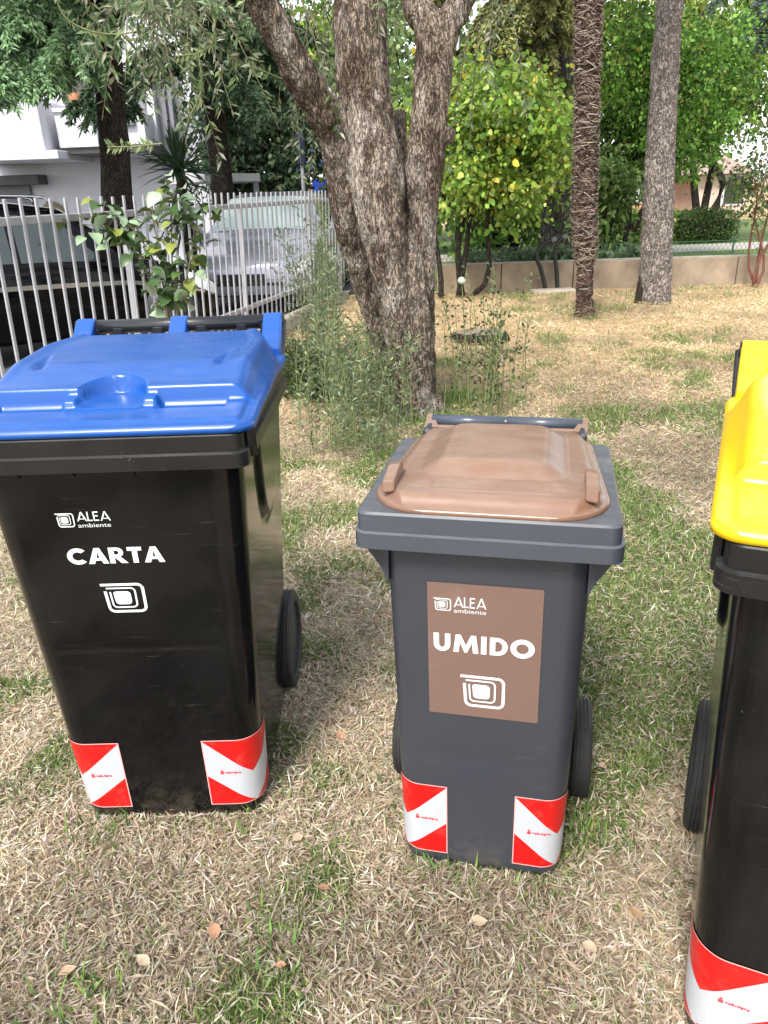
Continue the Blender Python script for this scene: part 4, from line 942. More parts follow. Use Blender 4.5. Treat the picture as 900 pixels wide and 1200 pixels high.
hedge('hedge', 'long bright green hedge across the gravel path', c1[0], c2[0]-.1, 19.7, .9, .72, [(.12, .22, .04), (.17, .29, .06), (.25, .36, .09)], 9000)
c1, c2 = at(793, 262, 19.3), at(860, 262, 19.3)
hedge('hedge', 'short dark green clipped hedge block across the gravel path', c1[0], c2[0], 19.4, .8, .68, [(.06, .11, .03), (.09, .16, .04)], 4500, .06)
c1, c2 = at(545, 290, 12.1), at(690, 290, 12.1)
hedge('strappy_border', 'border of pale strappy leaves just behind the tan garden wall', c1[0], c2[0]+.9, 12.2, .5, .40, [(.16, .22, .10), (.25, .31, .17), (.10, .16, .07)], 3600, .16)

# ------------------------------------------------------------------ yucca
yb = at(212, 215, 9.9); yu = empty('yucca', (yb[0], yb[1], 0)); tag(yu, 'yucca with a spiky head of dark sword leaves before the white wall', 'plant')
t = MB(); hz_ = at(212, 188, 9.9)[2]; t.tube([(0, 0, -.05), (.03, 0, .6), (0, 0, 1.2), (.01, 0, hz_)], [.09, .07, .07, .05], 10); t.build('trunk', M_BARKD, yu, True)
M_YUC = simple('yucca_leaf', (.035, .07, .03), .45, .4, 8)
yl = [npmesh('leaf', [(0, 0, 0), (.022, .16*L/.5, .004), (.017, .34*L/.5, -.012*b), (0, L, -.05*b), (-.017, .34*L/.5, -.012*b), (-.022, .16*L/.5, .004), (0, .16*L/.5, -.008), (0, .34*L/.5, -.02*b)], [(0, 1, 6), (0, 6, 5), (1, 2, 7, 6), (6, 7, 4, 5), (2, 3, 7), (7, 3, 4)], M_YUC, False) for L, b in ((.58, 1), (.5, 2.2), (.45, .4))]
for k in range(120):
    o = obj('leaf', yl[k % 3], yu); hd = k < 84
    o.location = (random.uniform(-.03, .03), random.uniform(-.03, .03), hz_-random.uniform(0, .16) if hd else hz_-random.uniform(.2, .75))
    e = math.radians(random.uniform(-25, 80) if hd else random.uniform(-65, -5)); o.rotation_euler = (e, random.uniform(-.3, .3), random.uniform(0, 2*PI))

# ------------------------------------------------------------------ leafy sapling by the fence
SB = at(200, 300, 5.0); SB[2] = 0; sap = empty('sapling', (SB[0], SB[1], 0)); tag(sap, 'leafy sapling with broad pale and dark green leaves against the picket fence', 'plant')
SY = SB[1]; S0 = np.array([SB[0], SB[1], 0])
lm = []
for k, colr in enumerate(((.05, .10, .03), (.08, .14, .035), (.19, .27, .06), (.26, .36, .22), (.33, .43, .30), (.22, .25, .05))):
    m = simple('sapling_leaf', colr, .42, .2, 25); nt_ = m.node_tree
    Lh, Wh = 1.0, .36; rows = []
    for v, wv, z in ((0, 0, 0), (.18, .26, .03), (.42, .36, .05), (.68, .28, .02), (.88, .12, -.05), (1, 0, -.12)): rows.append((v, wv, z))
    V = []; F = []
    for v, wv, z in rows: V += [(-wv, v, z+wv*.35), (0, v, z), (wv, v, z+wv*.35)]
    for i in range(5): F += [(3*i, 3*i+1, 3*i+4, 3*i+3), (3*i+1, 3*i+2, 3*i+5, 3*i+4)]
    lm.append(npmesh('leaf', V, F, m, True))
stalks = [[(200, 425), (199, 380), (202, 330), (201, 280), (202, 235), (205, 222)], [(205, 425), (207, 380), (205, 340), (190, 300), (180, 262), (178, 225)], [(198, 425), (196, 375), (185, 345), (160, 300), (130, 270), (95, 262)], [(203, 425), (208, 370), (220, 320), (228, 270), (236, 240)], [(199, 400), (190, 330), (165, 280), (140, 255), (120, 250)]]
for rows in stalks:
    P = smoothpath(np.array([at(a, b, SY+.12*(random.random()-.5)) for a, b in rows])-S0, 30); sb = MB(); sb.tube(P, np.linspace(.007, .003, 30), 6); sb.build('stem', M_TWIG, sap, True)
    for j in range(48):
        i = int(9+20*random.random()) if j else 29; p = P[i]; o = obj('leaf', lm[random.choice((0, 0, 0, 1, 1, 1, 2, 3, 3, 4, 5))], sap)
        o.location = p+np.array([random.gauss(0, .055), random.gauss(0, .05), random.gauss(0, .05)]); s = random.uniform(.055, .125); o.scale = (s, s, s)
        o.rotation_euler = (random.uniform(-.9, .3), random.uniform(-.7, .7), random.uniform(0, 2*PI))

# ------------------------------------------------------------------ parked cars
M_GLASS = simple('car_glass', (.02, .03, .03), .04, .1, spec=.9); M_GLASSL = simple('sky_sheen_car_glass', (.50, .60, .58), .05, .05, spec=.9)  # windscreen glass: the sky's reflection is put into its pale base colour
M_CHROME = simple('chrome', (.62, .62, .64), .18, .05, metal=1.0); M_LAMP = simple('headlamp', (.75, .77, .80), .12, .1); M_TRIM = simple('black_trim', (.015, .015, .016), .5, .1)
def carpaint(name, c, rough=.22, coat=.8, metal=.2, spec=.5):
    m, t, n, b = newmat(name); v = coords(t); f = noise(t, v, 4, 4); t.links.new(mixc(t, f, c, tuple(x*.85 for x in c)), b.inputs['Base Color'])
    b.inputs['Roughness'].default_value = rough; b.inputs['Coat Weight'].default_value = coat; b.inputs['Coat Roughness'].default_value = .06; b.inputs['Metallic'].default_value = metal; b.inputs['Specular IOR Level'].default_value = spec; return m
ST = np.array([  # x, bottom, belt, top, half width, half width of top
    (0, .36, .54, .60, .52, .44), (.06, .26, .60, .67, .68, .58), (.22, .22, .68, .74, .79, .68), (.6, .20, .79, .83, .86, .72), (1.02, .20, .86, .92, .88, .74), (1.18, .20, .89, .97, .88, .71),
    (1.5, .20, .90, 1.22, .88, .64), (1.82, .20, .91, 1.40, .88, .59), (2.3, .20, .92, 1.46, .88, .58), (2.9, .20, .93, 1.46, .88, .58), (3.4, .20, .94, 1.41, .87, .57), (3.75, .22, .95, 1.22, .85, .58), (3.98, .26, .92, 1.0, .80, .62), (4.08, .34, .72, .80, .72, .56)])
def car(name, label, loc, rz, paint, glass, windscreen, scale=(1, 1, 1), rack=False):
    root = empty(name, loc, rz); root.scale = scale; tag(root, label, 'car')
    xs_ = np.unique(np.concatenate([np.linspace(0, 4.08, 56), ST[:, 0]])); S = np.stack([np.interp(xs_, ST[:, 0], ST[:, k]) for k in range(1, 6)], 1)
    k_ = np.array([.25, .5, .25])
    def sect(x):
        b, be, tp, w, wt = [np.interp(x, ST[:, 0], ST[:, k]) for k in range(1, 6)]; mid = (b+be)/2
        return np.array([(0, b), (w-.12, b), (w-.02, b+.05), (w+.01, mid), (w+.005, be-.10), (w-.02, be), (wt+(w-wt)*.5-.01, be+(tp-be)*.5), (wt+.03, tp-.07), (wt-.04, tp-.015), (wt*.5, tp), (0, tp+.006)])
    R = np.stack([sect(x) for x in xs_]); m, n, _ = R.shape
    half = np.stack([np.repeat(xs_[:, None], n, 1), R[:, :, 0], R[:, :, 1]], -1)
    full = np.concatenate([half, (half*np.array([1, -1, 1]))[:, ::-1][:, 1:-1]], 1); nn = full.shape[1]
    V = full.reshape(-1, 3); i = np.arange(nn); j = (i+1) % nn; F = np.concatenate([np.stack([a*nn+i, a*nn+j, a*nn+nn+j, a*nn+nn+i], 1) for a in range(m-1)])
    F = [tuple(f) for f in F]+[tuple(range(nn-1, -1, -1)), tuple(range((m-1)*nn, m*nn))]
    me = npmesh('body', V, F, paint); me.set_sharp_from_angle(angle=math.radians(40)); obj('body', me, root)
    def patch(nm, quad, mat, s, off=.008, nu=10, nv=5, par=root):
        "quad: (x at bottom-left, bottom-right, top-left, top-right), heights as fraction belt..roof"
        xl0, xr0, xl1, xr1, f0, f1 = quad; P = []
        for a in range(nv):
            for c_ in range(nu):
                fv = a/(nv-1); u = c_/(nu-1); x = (xl0*(1-fv)+xl1*fv)*(1-u)+(xr0*(1-fv)+xr1*fv)*u; q = sect(x); g = f0+(f1-f0)*fv; yv = np.interp(g, [0, .5, .88], [q[5][0], q[6][0], q[7][0]]); zv = np.interp(g, [0, .5, .88], [q[5][1], q[6][1], q[7][1]])
                P.append((x, s*(yv+off), zv+off*.3))
        F_ = [(a*nu+c_, a*nu+c_+1, (a+1)*nu+c_+1, (a+1)*nu+c_) for a in range(nv-1) for c_ in range(nu-1)]
        return obj(nm, npmesh(nm, P, F_, mat), par)
    for s in (-1, 1):
        patch('window', (1.42, 2.36, 1.86, 2.36, .03, .80), glass, s); patch('window', (2.44, 3.28, 2.44, 3.14, .03, .80), glass, s); patch('window', (3.34, 3.66, 3.20, 3.42, .05, .78), glass, s)
        patch('window_trim', (1.2, 3.8, 1.2, 3.8, -.06, -.0), M_CHROME, s, .006, 20, 2)
        P = []; nu = 24
        for a in range(3):
            for x in np.linspace(.12, 3.95, nu): q = sect(x); z = q[3][1]+(q[4][1]-q[3][1])*(.55+.08*a); P.append((x, s*(q[4][0]+.012), z))
        obj('side_moulding', npmesh('side_moulding', P, [(a*nu+c_, a*nu+c_+1, (a+1)*nu+c_+1, (a+1)*nu+c_) for a in range(2) for c_ in range(nu-1)], M_CHROME), root)
        mi = MB(); mi.box((1.52, s*.99, .98), (.11, .20, .14), 0, .035); mi.box((1.54, s*.89, .93), (.05, .1, .04)); mi.build('mirror', paint, root)
        P = []
        for a in range(5):
            for c_ in range(9):
                x = .05+.42*c_/8; q = sect(x); f = .30+.62*a/4*(1-.25*c_/8)+.25*c_/8; z = q[3][1]*(1-f)+q[5][1]*f; yv = np.interp(f, [0, .7, 1], [q[3][0], q[4][0], q[5][0]]); P.append((x-.008, s*(yv+.008), z))
        obj('headlight', npmesh('headlight', P, [(a*9+c_, a*9+c_+1, a*9+c_+10, a*9+c_+9) for a in range(4) for c_ in range(8)], M_LAMP), root)
        for x in (.72, 3.28):
            a = MB(); a.lathe([(.36, -.02), (.36, .02), (.002, .02)], 30, 'x'); q = a.build('wheel_arch', M_TRIM, root, True, (x, s*.872, .34)); q.rotation_euler = (0, 0, s*PI/2)
            w = MB(); w.lathe([(.002, .07), (.10, .075), (.19, .06), (.205, .09), (.30, .09), (.315, .05), (.315, -.09), (.2, -.09)], 32, 'x'); q = w.build('wheel', M_HUB, root, True, (x, s*.81, .315)); q.rotation_euler = (0, 0, s*PI/2)
    def across(nm, x0, x1, mat, wfrac, off=.01):
        P = []
        for a in range(8):
            x = x0+(x1-x0)*a/7; q = sect(x)
            for c_ in range(15):
                u = -1+2*c_/14; yv = u*q[8][0]*wfrac; zz = np.interp(abs(yv), [0, q[9][0], q[8][0]], [q[10][1], q[9][1], q[8][1]]); P.append((x-off*.6, yv, zz+off))
        return obj(nm, npmesh(nm, P, [(a*15+c_, a*15+c_+1, a*15+c_+16, a*15+c_+15) for a in range(7) for c_ in range(14)], mat), root)
    ws = across('windscreen', 1.20, 1.80, windscreen, .97); wp = MB(); wp.box((1.235, 0, 1.005), (.03, 1.1, .02), 0, .004); wp.build('wiper', M_TRIM, ws)
    gr = MB(); gr.box((-.004, 0, .47), (.03, .62, .10), 0, .01); gr.build('grille', M_TRIM, root)
    bp = MB(); bp.box((.01, 0, .40), (.06, 1.1, .035), 0, .01); bp.build('bumper_strip', M_TRIM, root)
    if rack:
        for s in (-1, 1):
            r = MB(); r.tube(smoothpath([(1.9, s*.52, 1.45), (2.0, s*.52, 1.50), (2.7, s*.52, 1.52), (3.3, s*.52, 1.48), (3.4, s*.52, 1.42)], 16), .014, 6); r.build('roof_rail', M_CHROME, root, True)
    return root
n0 = at(246, 335, 8.7)
car('parked_car', 'black hatchback parked side-on behind the picket fence', (n0[0]-.12, n0[1]+.10, 0), PI+math.radians(30), carpaint('black_car_paint', (.002, .002, .0025), .08, 0, 0, .22), M_GLASS, M_GLASSL, (.80, .95, .985), True)
n0 = at(282, 345, 9.9)
car('parked_car', 'silver car with a wide pale windscreen facing the lawn behind the fence', (n0[0]+.05, n0[1]-.1, 0), PI/2-math.radians(6), carpaint('silver_car_paint', (.36, .37, .43), .25), M_GLASS, M_GLASSL, (1, 1, 1.0))

# ------------------------------------------------------------------ white house with balconies
M_WHITE = simple('white_render', (.62, .62, .665), .85, .06, 2); M_GREYW = simple('grey_render', (.20, .20, .225), .85, .1, 2); M_DARKF = simple('dark_frame', (.05, .047, .045), .5, .2); M_OCHRE = simple('ochre_stone', (.21, .18, .11), .9, .3, 6)
HY = 18.0
def hp(px, py, dy=0.0): return at(px, py, HY+dy)
hx1 = hp(246, 150)[0]; house = empty('white_house', ((hp(0, 150)[0]+hx1)/2-2.5, HY, 0)); tag(house, 'white house with solid balconies behind the conifers', 'house'); HO = np.array(house.location)
def hbox(nm, px0, py0, px1, py1, y0, y1, mat, par=None, bev=.01):
    a = at(px0, py0, y0); b = at(px1, py1, y0); cx = (a[0]+b[0])/2; cz = (a[2]+b[2])/2
    m = MB(); m.box((cx-HO[0], (y0+y1)/2-HO[1], cz), (abs(b[0]-a[0]), abs(y1-y0), abs(a[2]-b[2])), 0, bev); return m.build(nm, mat, par or house)
wl = MB(); x0 = hp(-120, 150)[0]; wl.box(((x0+hx1)/2-HO[0], 4.0, 3.3), (hx1-x0, 8.0, 6.9), 0, .02); wl.build('wall', M_WHITE, house)
rf = MB(); rf.box(((x0+hx1)/2-HO[0], 4.0, 6.92), (hx1-x0+.8, 8.8, .28), 0, .03); rf.build('roof', M_GREYW, house)
hbox('balcony', -60, 118, 54, 181, 16.2, 17.99, M_WHITE)
hbox('balcony_slab', -60, 180, 69, 186, 16.1, 17.99, M_WHITE)
hbox('balcony', 62, 129, 116, 172, 16.6, 17.99, M_WHITE); hbox('balcony', 118, 133, 174, 181, 16.9, 17.99, M_WHITE)
hbox('balcony_slab', 66, 172, 176, 178, 16.65, 17.99, M_DARKF)
hbox('coping', 60, 127, 117, 130, 16.55, 16.75, M_WHITE)
hbox('window', 66, 70, 112, 128, 17.94, 17.985, M_DARKF); w_ = hbox('window', 146, 100, 172, 136, 17.94, 17.985, M_GREYW)
hbox('pier', 172, 60, 183, 186, 17.6, 17.99, M_WHITE); hbox('downpipe', 186, 60, 190, 200, 17.8, 17.9, M_GREYW); hbox('pilaster', 194, 60, 204, 175, 17.7, 17.99, M_GREYW)
hbox('lintel', -60, 208, 46, 216, 17.5, 17.99, M_DARKF); hbox('garage_opening', -60, 216, 43, 262, 17.9, 17.985, M_GREYW)
hbox('service_box', 143, 136, 157, 147, 16.80, 16.95, M_GREYW)
ar = MB(); cA = hp(62, 246, -.02); r_ = .28; pr = [(cA[0]-HO[0]+r_*math.cos(a), r_*1.15*math.sin(a)) for a in np.linspace(0, PI, 16)]; zb = cA[2]-.15
P = [(x, -.055, zb+z) for x, z in pr]+[(pr[-1][0], -.055, 0), (pr[0][0], -.055, 0)]; Q = [(a, -.005, c_) for a, b_, c_ in P]; n = len(P)
ar.add(P+Q, [tuple(range(n-1, -1, -1)), tuple(range(n, 2*n))]+[(i, (i+1) % n, (i+1) % n+n, i+n) for i in range(n)]); ar.build('arched_door', M_OCHRE, house)
pt = MB(); c_ = at(90, 122, 17.2); pt.lathe([(.001, -.14), (.09, -.14), (.13, .12), (.12, .13), (.001, .11)], 14, 'z', (0, 0, 0)); po = pt.build('flower_pot', simple('terracotta', (.42, .17, .08), .8, .15), None, True, (c_[0], c_[1], at(90, 129, 17.2)[2]+.12)); tag(po, 'terracotta flower pot on the white balcony parapet', 'pot')
po.location[1] = 16.68; zpar = at(90, 127, 16.6)[2]; po.location[2] = zpar+.13; po.location[0] = at(90, 124, 16.68)[0]
# far house with an orange wall
M_ORNG = simple('orange_render', (.52, .27, .16), .9, .12, 1.5); M_TILE = simple('roof_tile', (.34, .25, .21), .85, .2, 8)
def far_house(px0, px1, pyb, d, h, label, wallm, px_w):
    a = at(px0, pyb, d); b = at(px1, pyb, d); root = empty('far_house', ((a[0]+b[0])/2, d, 0)); tag(root, label, 'house'); W = b[0]-a[0]
    m = MB(); m.box((0, 3, h/2), (W, 6, h), 0, .02); m.build('wall', wallm, root)
    r = MB(); hw = W/2+.4; r.add([(-hw, -.4, h-.02), (hw, -.4, h-.02), (hw, 6.4, h-.02), (-hw, 6.4, h-.02), (-hw*.7, 3, h+.9), (hw*.7, 3, h+.9)], [(3, 2, 1, 0), (0, 1, 5, 4), (2, 3, 4, 5), (1, 2, 5), (3, 0, 4)]); r.build('roof', M_TILE, root)
    for k in px_w:
        w = MB(); w.box((k*W, -.02, h*.62), (.9, .06, 1.1), 0, .01); wo = w.build('window', M_WHITE, root); p = MB(); p.box((k*W, -.06, h*.62), (.74, .03, .94)); p.build('pane', M_GLASS, wo)
far_house(722, 768, 240, 30, 1.95, 'low orange house behind the long hedge', M_ORNG, (-.3, .3))
far_house(815, 868, 240, 31, 1.6, 'low pale pink house behind the short hedge', simple('pink_render', (.60, .45, .38), .9, .1, 2), (.3,))

# ------------------------------------------------------------------ carport roof, playground, lamp posts
cpt = empty('carport', (*at(270, 235, 14.2)[:2], 0)); tag(cpt, 'flat pale carport roof on slim posts behind the fence', 'carport'); CO = np.array(cpt.location)
zr_ = at(255, 212, 13.4)[2]; xa, xb = at(243, 212, 13.6)[0]-CO[0], at(303, 216, 15)[0]-CO[0]
m = MB(); m.add([(xa, -.8, zr_), (xb, 1.0, zr_), (xb-.3, 3.4, zr_), (xa-1.2, 1.4, zr_), (xa, -.8, zr_+.13), (xb, 1.0, zr_+.13), (xb-.3, 3.4, zr_+.13), (xa-1.2, 1.4, zr_+.13)], [(3, 2, 1, 0), (4, 5, 6, 7), (0, 1, 5, 4), (1, 2, 6, 5), (2, 3, 7, 6), (3, 0, 4, 7)]); m.build('roof', simple('pale_sheet', (.55, .55, .55), .6, .08), cpt)
for x, y in ((xa+.14, -.55), (xb-.08, 1.02), (xa-.95, 1.4), (xb-.4, 3.2)):
    p = MB(); p.box((x, y, zr_/2), (.09, .09, zr_+.02), 0, .005); p.build('post', M_RAIL, cpt)
pg = empty('play_tower', (*at(366, 225, 21)[:2], 0)); tag(pg, 'playground tower in blue and orange behind the fence', 'play tower'); zt = at(366, 205, 21)[2]
M_PB = simple('blue_panel', (.03, .08, .5), .4, .1); M_PO = simple('orange_panel', (.55, .30, .20), .5, .1)
for x in (-.45, .45):
    for y in (0, .8): p = MB(); p.box((x, y, zt/2+.2), (.09, .09, zt+.5), 0, .01); p.build('post', M_PO, pg)
p = MB(); p.box((0, .4, zt-.85), (1.0, .9, .07), 0, .01); p.build('deck', M_PO, pg)
for x, mt in ((-.26, M_PO), (.26, M_PB)): p = MB(); p.box((x, -.03, zt-.45), (.5, .04, .7), 0, .01); p.build('panel', mt, pg)
p = MB(); p.add([(-.6, -.2, zt+.1), (.6, -.2, zt+.1), (.6, 1.0, zt+.1), (-.6, 1.0, zt+.1), (0, .4, zt+.62)], [(3, 2, 1, 0), (0, 1, 4), (1, 2, 4), (2, 3, 4), (3, 0, 4)]); p.build('roof', M_PB, pg)
M_DARKB = simple('dark_blue_box', (.012, .018, .05), .4, .1)
def lamp_post(px, py_top, d, label, head):
    t = at(px, py_top, d); r = empty('lamp_post', (t[0], d, 0)); tag(r, label, 'lamp post'); p = MB(); p.tube([(0, 0, -.05), (0, 0, t[2])], [.05, .032], 10); p.build('pole', M_RAIL, r, True)
    h = MB(); h.box((0, -.03, t[2]-.1), (.17, .10, .55) if head else (.5, .16, .08), 0, .02); h.build('sign_box' if head else 'lamp_head', M_DARKB if head else M_GREYW, r)
    b = MB(); b.lathe([(.09, 0), (.09, .12), (.05, .16)], 12, 'z'); b.build('base', M_GREYW, r, True)
lamp_post(352, 168, 16, 'slim grey post with a small dark blue box on top', True)
lamp_post(537, -30, 20, 'tall plain grey pole rising behind the yellowing tree', False)

# ------------------------------------------------------------------ small things by the wall
M_PIPE = simple('black_pipe', (.012, .012, .013), .4, .2)
for rows, lb in (([(641, 336), (634, 316), (629, 302), (632, 291), (640, 284), (648, 281)], 'bent black pipe nearer the yellowing tree, curving up from the ground by the wall'), ([(654, 332), (652, 314), (650, 300), (652, 288), (656, 282), (661, 278)], 'straighter bent black pipe beside the palm, rising by the wall')):
    yy = 11.22; P = np.array([at(a, b, yy+.0) for a, b in rows]); P[0, 2] = -.03; o0 = P[0]*np.array([1, 1, 0]); m = MB(); m.tube(smoothpath(P-o0, 28), .030, 10)
    ro = empty('bent_pipe', o0); tag(ro, lb, 'pipe'); m.build('pipe', M_PIPE, ro, True); e = MB(); q = P[-1]-o0; d = unit(P[-1]-P[-2]); e.tube([q-d*.02, q+d*.045], .034, 10); e.build('end_cap', M_GREYW, ro, True)
g = at(648, 342, 11.05); sl = MB(); sl.box((0, 0, .02), (.62, .26, .06), .05, .012); tag(sl.build('flagstone', M_CONC, None, False, (g[0], g[1], 0)), 'flat stone slab lying at the foot of the tan wall', 'slab')
g = ground(563, 398); ro = empty('tree_stump', (g[0], g[1], 0)); tag(ro, 'low cut tree stump behind the thin shoots', 'stump')
V, Fq = tube_np([(0, 0, -.03), (0, 0, .03), (0, 0, .07), (0, 0, .08)], [.27, .25, .235, .215], 26); V[:, :2] *= (1+.25*(fbm(V*6, 3)-.5))[:, None]; V[:, 0] *= 1.15
obj('stump', npmesh('stump', V, [tuple(f) for f in Fq], M_BARKD), ro); tp = V[-26:].copy(); tp[:, 2] += .001; obj('cut_face', npmesh('cut_face', tp, [tuple(range(26))], simple('cut_wood', (.24, .19, .14), .9, .25, 20), False), ro)

# ------------------------------------------------------------------ grass and straw
def foot(P):
    "inside a bin's footprint?"
    r = np.zeros(len(P), bool)
    for _, x, y, rz, w in BINS:
        c_, s_ = math.cos(rz), math.sin(rz); dx, dy = P[:, 0]-x, P[:, 1]-y; lx = dx*c_+dy*s_; ly = -dx*s_+dy*c_
        r |= (np.abs(lx) < w-.05) & (ly > .075) & (ly < .58 if w > .22 else ly < .39)
    return r
def strip_mesh(name, P0, D, L, W, bend, up, col, mat):
    "three-row ribbon blade: base, middle, tip"
    n = len(P0); D = unit(D); S = unit(np.cross(D, np.array([0, 0, 1.])+.3*RNG.normal(size=(n, 3)))); L = L[:, None]; W = W[:, None]
    mid = P0+D*L*.5+bend*L*.5; tip = P0+D*L+bend*L*.2
    tip[:, 2] = np.maximum(tip[:, 2], .004)
    mid = P0+D*L*.42+bend*L*.5
    V = np.stack([P0, mid+S*W*1.25, tip, mid-S*W*1.25], 1).reshape(-1, 3)
    return npmesh(name, V, np.arange(4*n).reshape(n, 4), mat, False, np.repeat(col, 4, 0))
def scatter(n, y0, y1, x_of=lambda y: .62*y+.35):
    "uniform over the strip of lawn ahead"
    y = RNG.uniform(y0, y1, n*2); x = RNG.uniform(-1, 1, n*2)*x_of(y1); P = np.column_stack([x, y]); ok = np.abs(x) < x_of(y)
    side = (P-FP)@nrm; ok &= side < -.10; ok &= ~((y > 11.1) & (x > .3)); ok &= y < 11.7
    return P[ok]
STRAW = [(.52, .43, .31), (.65, .56, .43), (.42, .335, .23), (.74, .67, .55), (.33, .255, .175)]; STRAWF = [(.66, .48, .28), (.74, .57, .36), (.55, .39, .22), (.78, .65, .46)]; GREENS = [(.13, .21, .055), (.19, .28, .075), (.09, .15, .04), (.30, .36, .13)]
def lawn(n, y0, y1, lmul, far):
    P = scatter(n, y0, y1); P = P[~foot(P)]; m = len(P); g = green_mask(P); bare = bare_mask(P); u = RNG.uniform(size=m)
    isg = u < g*.66+.06
    # lying straw
    Q = P[~isg]; Q = Q[RNG.uniform(size=len(Q)) > .35*bare[~isg]]; k = len(Q); a = RNG.uniform(0, 2*PI, k); el = np.abs(RNG.normal(size=k))*.28
    D = np.column_stack([np.cos(a)*np.cos(el), np.sin(a)*np.cos(el), np.sin(el)]); L = lmul*RNG.uniform(.009, .040, k)*(1+.7*(RNG.uniform(size=k) < .12)); W = RNG.uniform(.0007, .0019, k)*lmul**.75
    mixf = sstep(2.6, 6.0, Q[:, 1]+RNG.normal(size=k)*.5)[:, None]; tone = (.55+.9*fbm(Q*2.3, 77, 3))[:, None]
    col = np.clip((pick(STRAW, k, .16, [.3, .24, .22, .12, .12])*(1-mixf)+pick(STRAWF, k, .14)*mixf)*tone*(1-.3*bare_mask(Q)[:, None]), .01, .85)
    P0 = np.column_stack([Q, RNG.uniform(.0, .018, k)]); bend = np.column_stack([RNG.normal(size=(k, 2))*.16, np.abs(RNG.normal(size=k))*.16])
    A = (P0, D, L, W, bend, col)
    Q = P[isg]; k = len(Q); a = RNG.uniform(0, 2*PI, k); el = RNG.uniform(.35, 1.35, k); D = np.column_stack([np.cos(a)*np.cos(el), np.sin(a)*np.cos(el), np.sin(el)])
    L = lmul*RNG.uniform(.014, .042, k); W = RNG.uniform(.0007, .0018, k)*lmul**.75; bend = np.column_stack([RNG.normal(size=(k, 2))*.12, .12*np.ones(k)])
    B = (np.column_stack([Q, np.zeros(k)]), D, L, W, bend, pick(GREENS, k, .2, [.32, .33, .2, .15]))
    return A, B
parts = [lawn(150000, .70, 2.3, 1.0, 0), lawn(120000, 2.3, 4.2, 1.25, 0), lawn(90000, 4.2, 7.2, 1.7, 1), lawn(70000, 7.2, 11.8, 2.3, 1)]
for idx, nm in ((0, 'dry_straw'), (1, 'green_grass')):
    cat_ = [np.concatenate([p[idx][k] for p in parts]) for k in range(6)]
    tag(obj(nm, strip_mesh(nm, cat_[0], cat_[1], cat_[2], cat_[3], cat_[4], None, cat_[5], M_BLADE)), 'short dry straw and clippings lying over the lawn' if idx == 0 else 'patches of short green grass growing in the lawn', 'grass', kind='stuff')
# longer tufts at the feet of bins, trunks and wall
tf = []
for px, py, n, L in ((130, 975, 60, .07), (540, 1022, 40, .06), (500, 1000, 40, .06), (655, 1010, 40, .06), (300, 950, 40, .06), (535, 470, 160, .14), (510, 500, 120, .13), (740, 350, 60, .12), (450, 545, 90, .09), (100, 1180, 60, .07), (330, 1110, 60, .06), (880, 330, 80, .16), (700, 375, 40, .08), (600, 478, 60, .09), (480, 930, 40, .06), (700, 980, 60, .06)):
    g = ground(px, py); q = RNG.normal(size=(n, 2))*.05*(1+g[1]*.12)+g[:2]; tf.append((q, np.full(n, L)*RNG.uniform(.5, 1.2, n)))
Q = np.concatenate([a for a, b_ in tf]); L = np.concatenate([b_ for a, b_ in tf]); k = len(Q); a = RNG.uniform(0, 2*PI, k); el = RNG.uniform(.7, 1.5, k)
tag(obj('grass_tufts', strip_mesh('grass_tufts', np.column_stack([Q, np.zeros(k)]), np.column_stack([np.cos(a)*np.cos(el), np.sin(a)*np.cos(el), np.sin(el)]), L, np.full(k, .0022), np.column_stack([RNG.normal(size=(k, 2))*.1, .1*np.ones(k)]), None, pick([(.14, .24, .055), (.20, .31, .08), (.10, .18, .05)], k, .2), M_BLADE)), 'longer green grass tufts at the feet of bins and trunks', 'grass', kind='stuff')
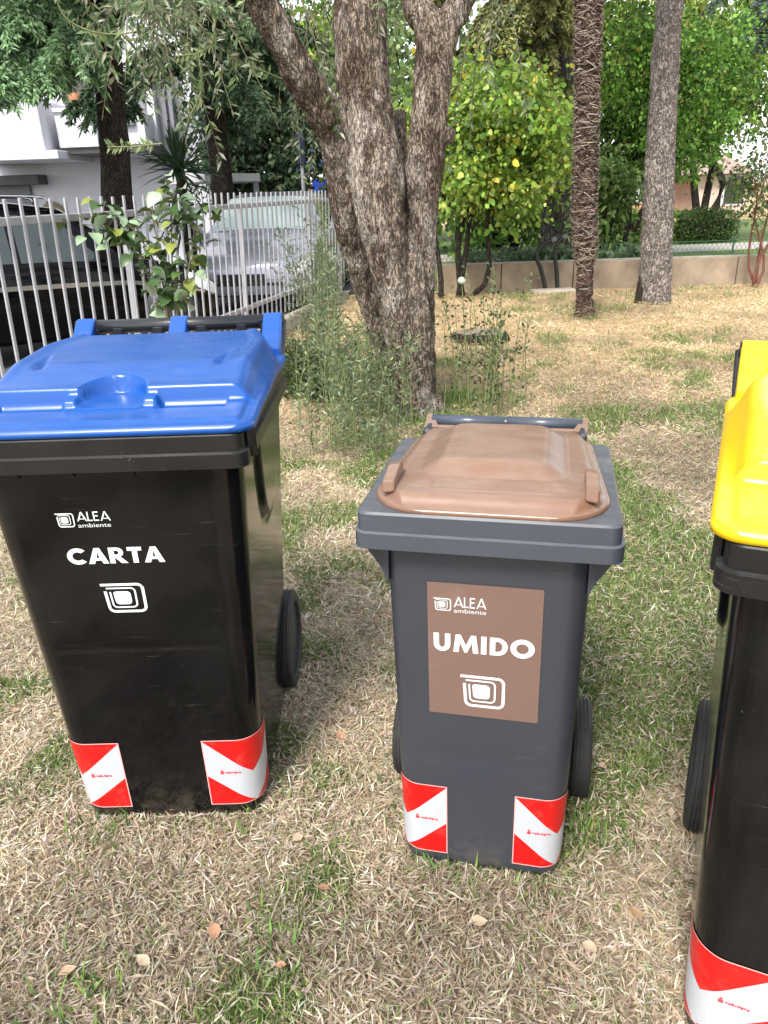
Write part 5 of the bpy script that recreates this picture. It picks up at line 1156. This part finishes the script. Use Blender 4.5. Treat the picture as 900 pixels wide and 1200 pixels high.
# blades standing against the front of each bin
tf = []
for (_, x, y, rz, w), yf_ in zip(BINS[:2], (.071, .056)):
    n = 620; lx = RNG.uniform(-w-.02, w+.02, n)*.95; ly = yf_-np.abs(RNG.normal(size=n))*.018-.004; tf.append(np.column_stack([x+lx*math.cos(rz)-ly*math.sin(rz), y+lx*math.sin(rz)+ly*math.cos(rz)]))
Q = np.concatenate(tf); k = len(Q); a = RNG.uniform(0, 2*PI, k); el = RNG.uniform(.35, 1.45, k); c_ = np.where((RNG.uniform(size=k) < .35)[:, None], pick(GREENS, k, .2), pick(STRAW, k, .16))
tag(obj('edge_grass', strip_mesh('edge_grass', np.column_stack([Q, np.zeros(k)]), np.column_stack([np.cos(a)*np.cos(el), -.3+np.sin(a)*np.cos(el), np.sin(el)]), RNG.uniform(.012, .042, k), RNG.uniform(.0008, .0018, k), np.column_stack([RNG.normal(size=(k, 2))*.12, .1*np.ones(k)]), None, c_, M_BLADE)), 'short grass standing against the front edges of the bins', 'grass', kind='stuff')
# fallen leaves
fm = [simple('fallen_leaf', c_, .7, .25, 40) for c_ in ((.36, .20, .12), (.44, .29, .20), (.40, .31, .22), (.28, .17, .10))]
fl = []
for m_ in fm:
    V = []; F = []
    for v, wv, z in ((0, .01, 0), (.2, .25, .06), (.5, .36, .03), (.8, .2, .08), (1, .01, .14)): V += [(-wv, v-.5, z+wv*.3), (0, v-.5, z-.02), (wv, v-.5, z+wv*.25)]
    for i in range(4): F += [(3*i, 3*i+1, 3*i+4, 3*i+3), (3*i+1, 3*i+2, 3*i+5, 3*i+4)]
    fl.append(npmesh('fallen_leaf', V, F, m_, True))
for px, py in ((81, 1148), (640-200, 735), (400, 870), (330, 1140), (252, 1101), (170, 1135), (705, 905), (785, 960), (380, 1050), (20, 840), (745, 1080), (350, 990), (690, 1120), (560, 1090), (780, 700)):
    g = ground(px, py); o = obj('fallen_leaf', random.choice(fl)); o.location = (g[0], g[1], .022); s = random.uniform(.022, .042); o.scale = (s, s, s*1.2); o.rotation_euler = (random.uniform(-.25, .25), random.uniform(-.25, .25), random.uniform(0, 6.28)); tag(o, 'small curled brown fallen leaf lying on the dry lawn', 'leaf', 'fallen leaves on the lawn')
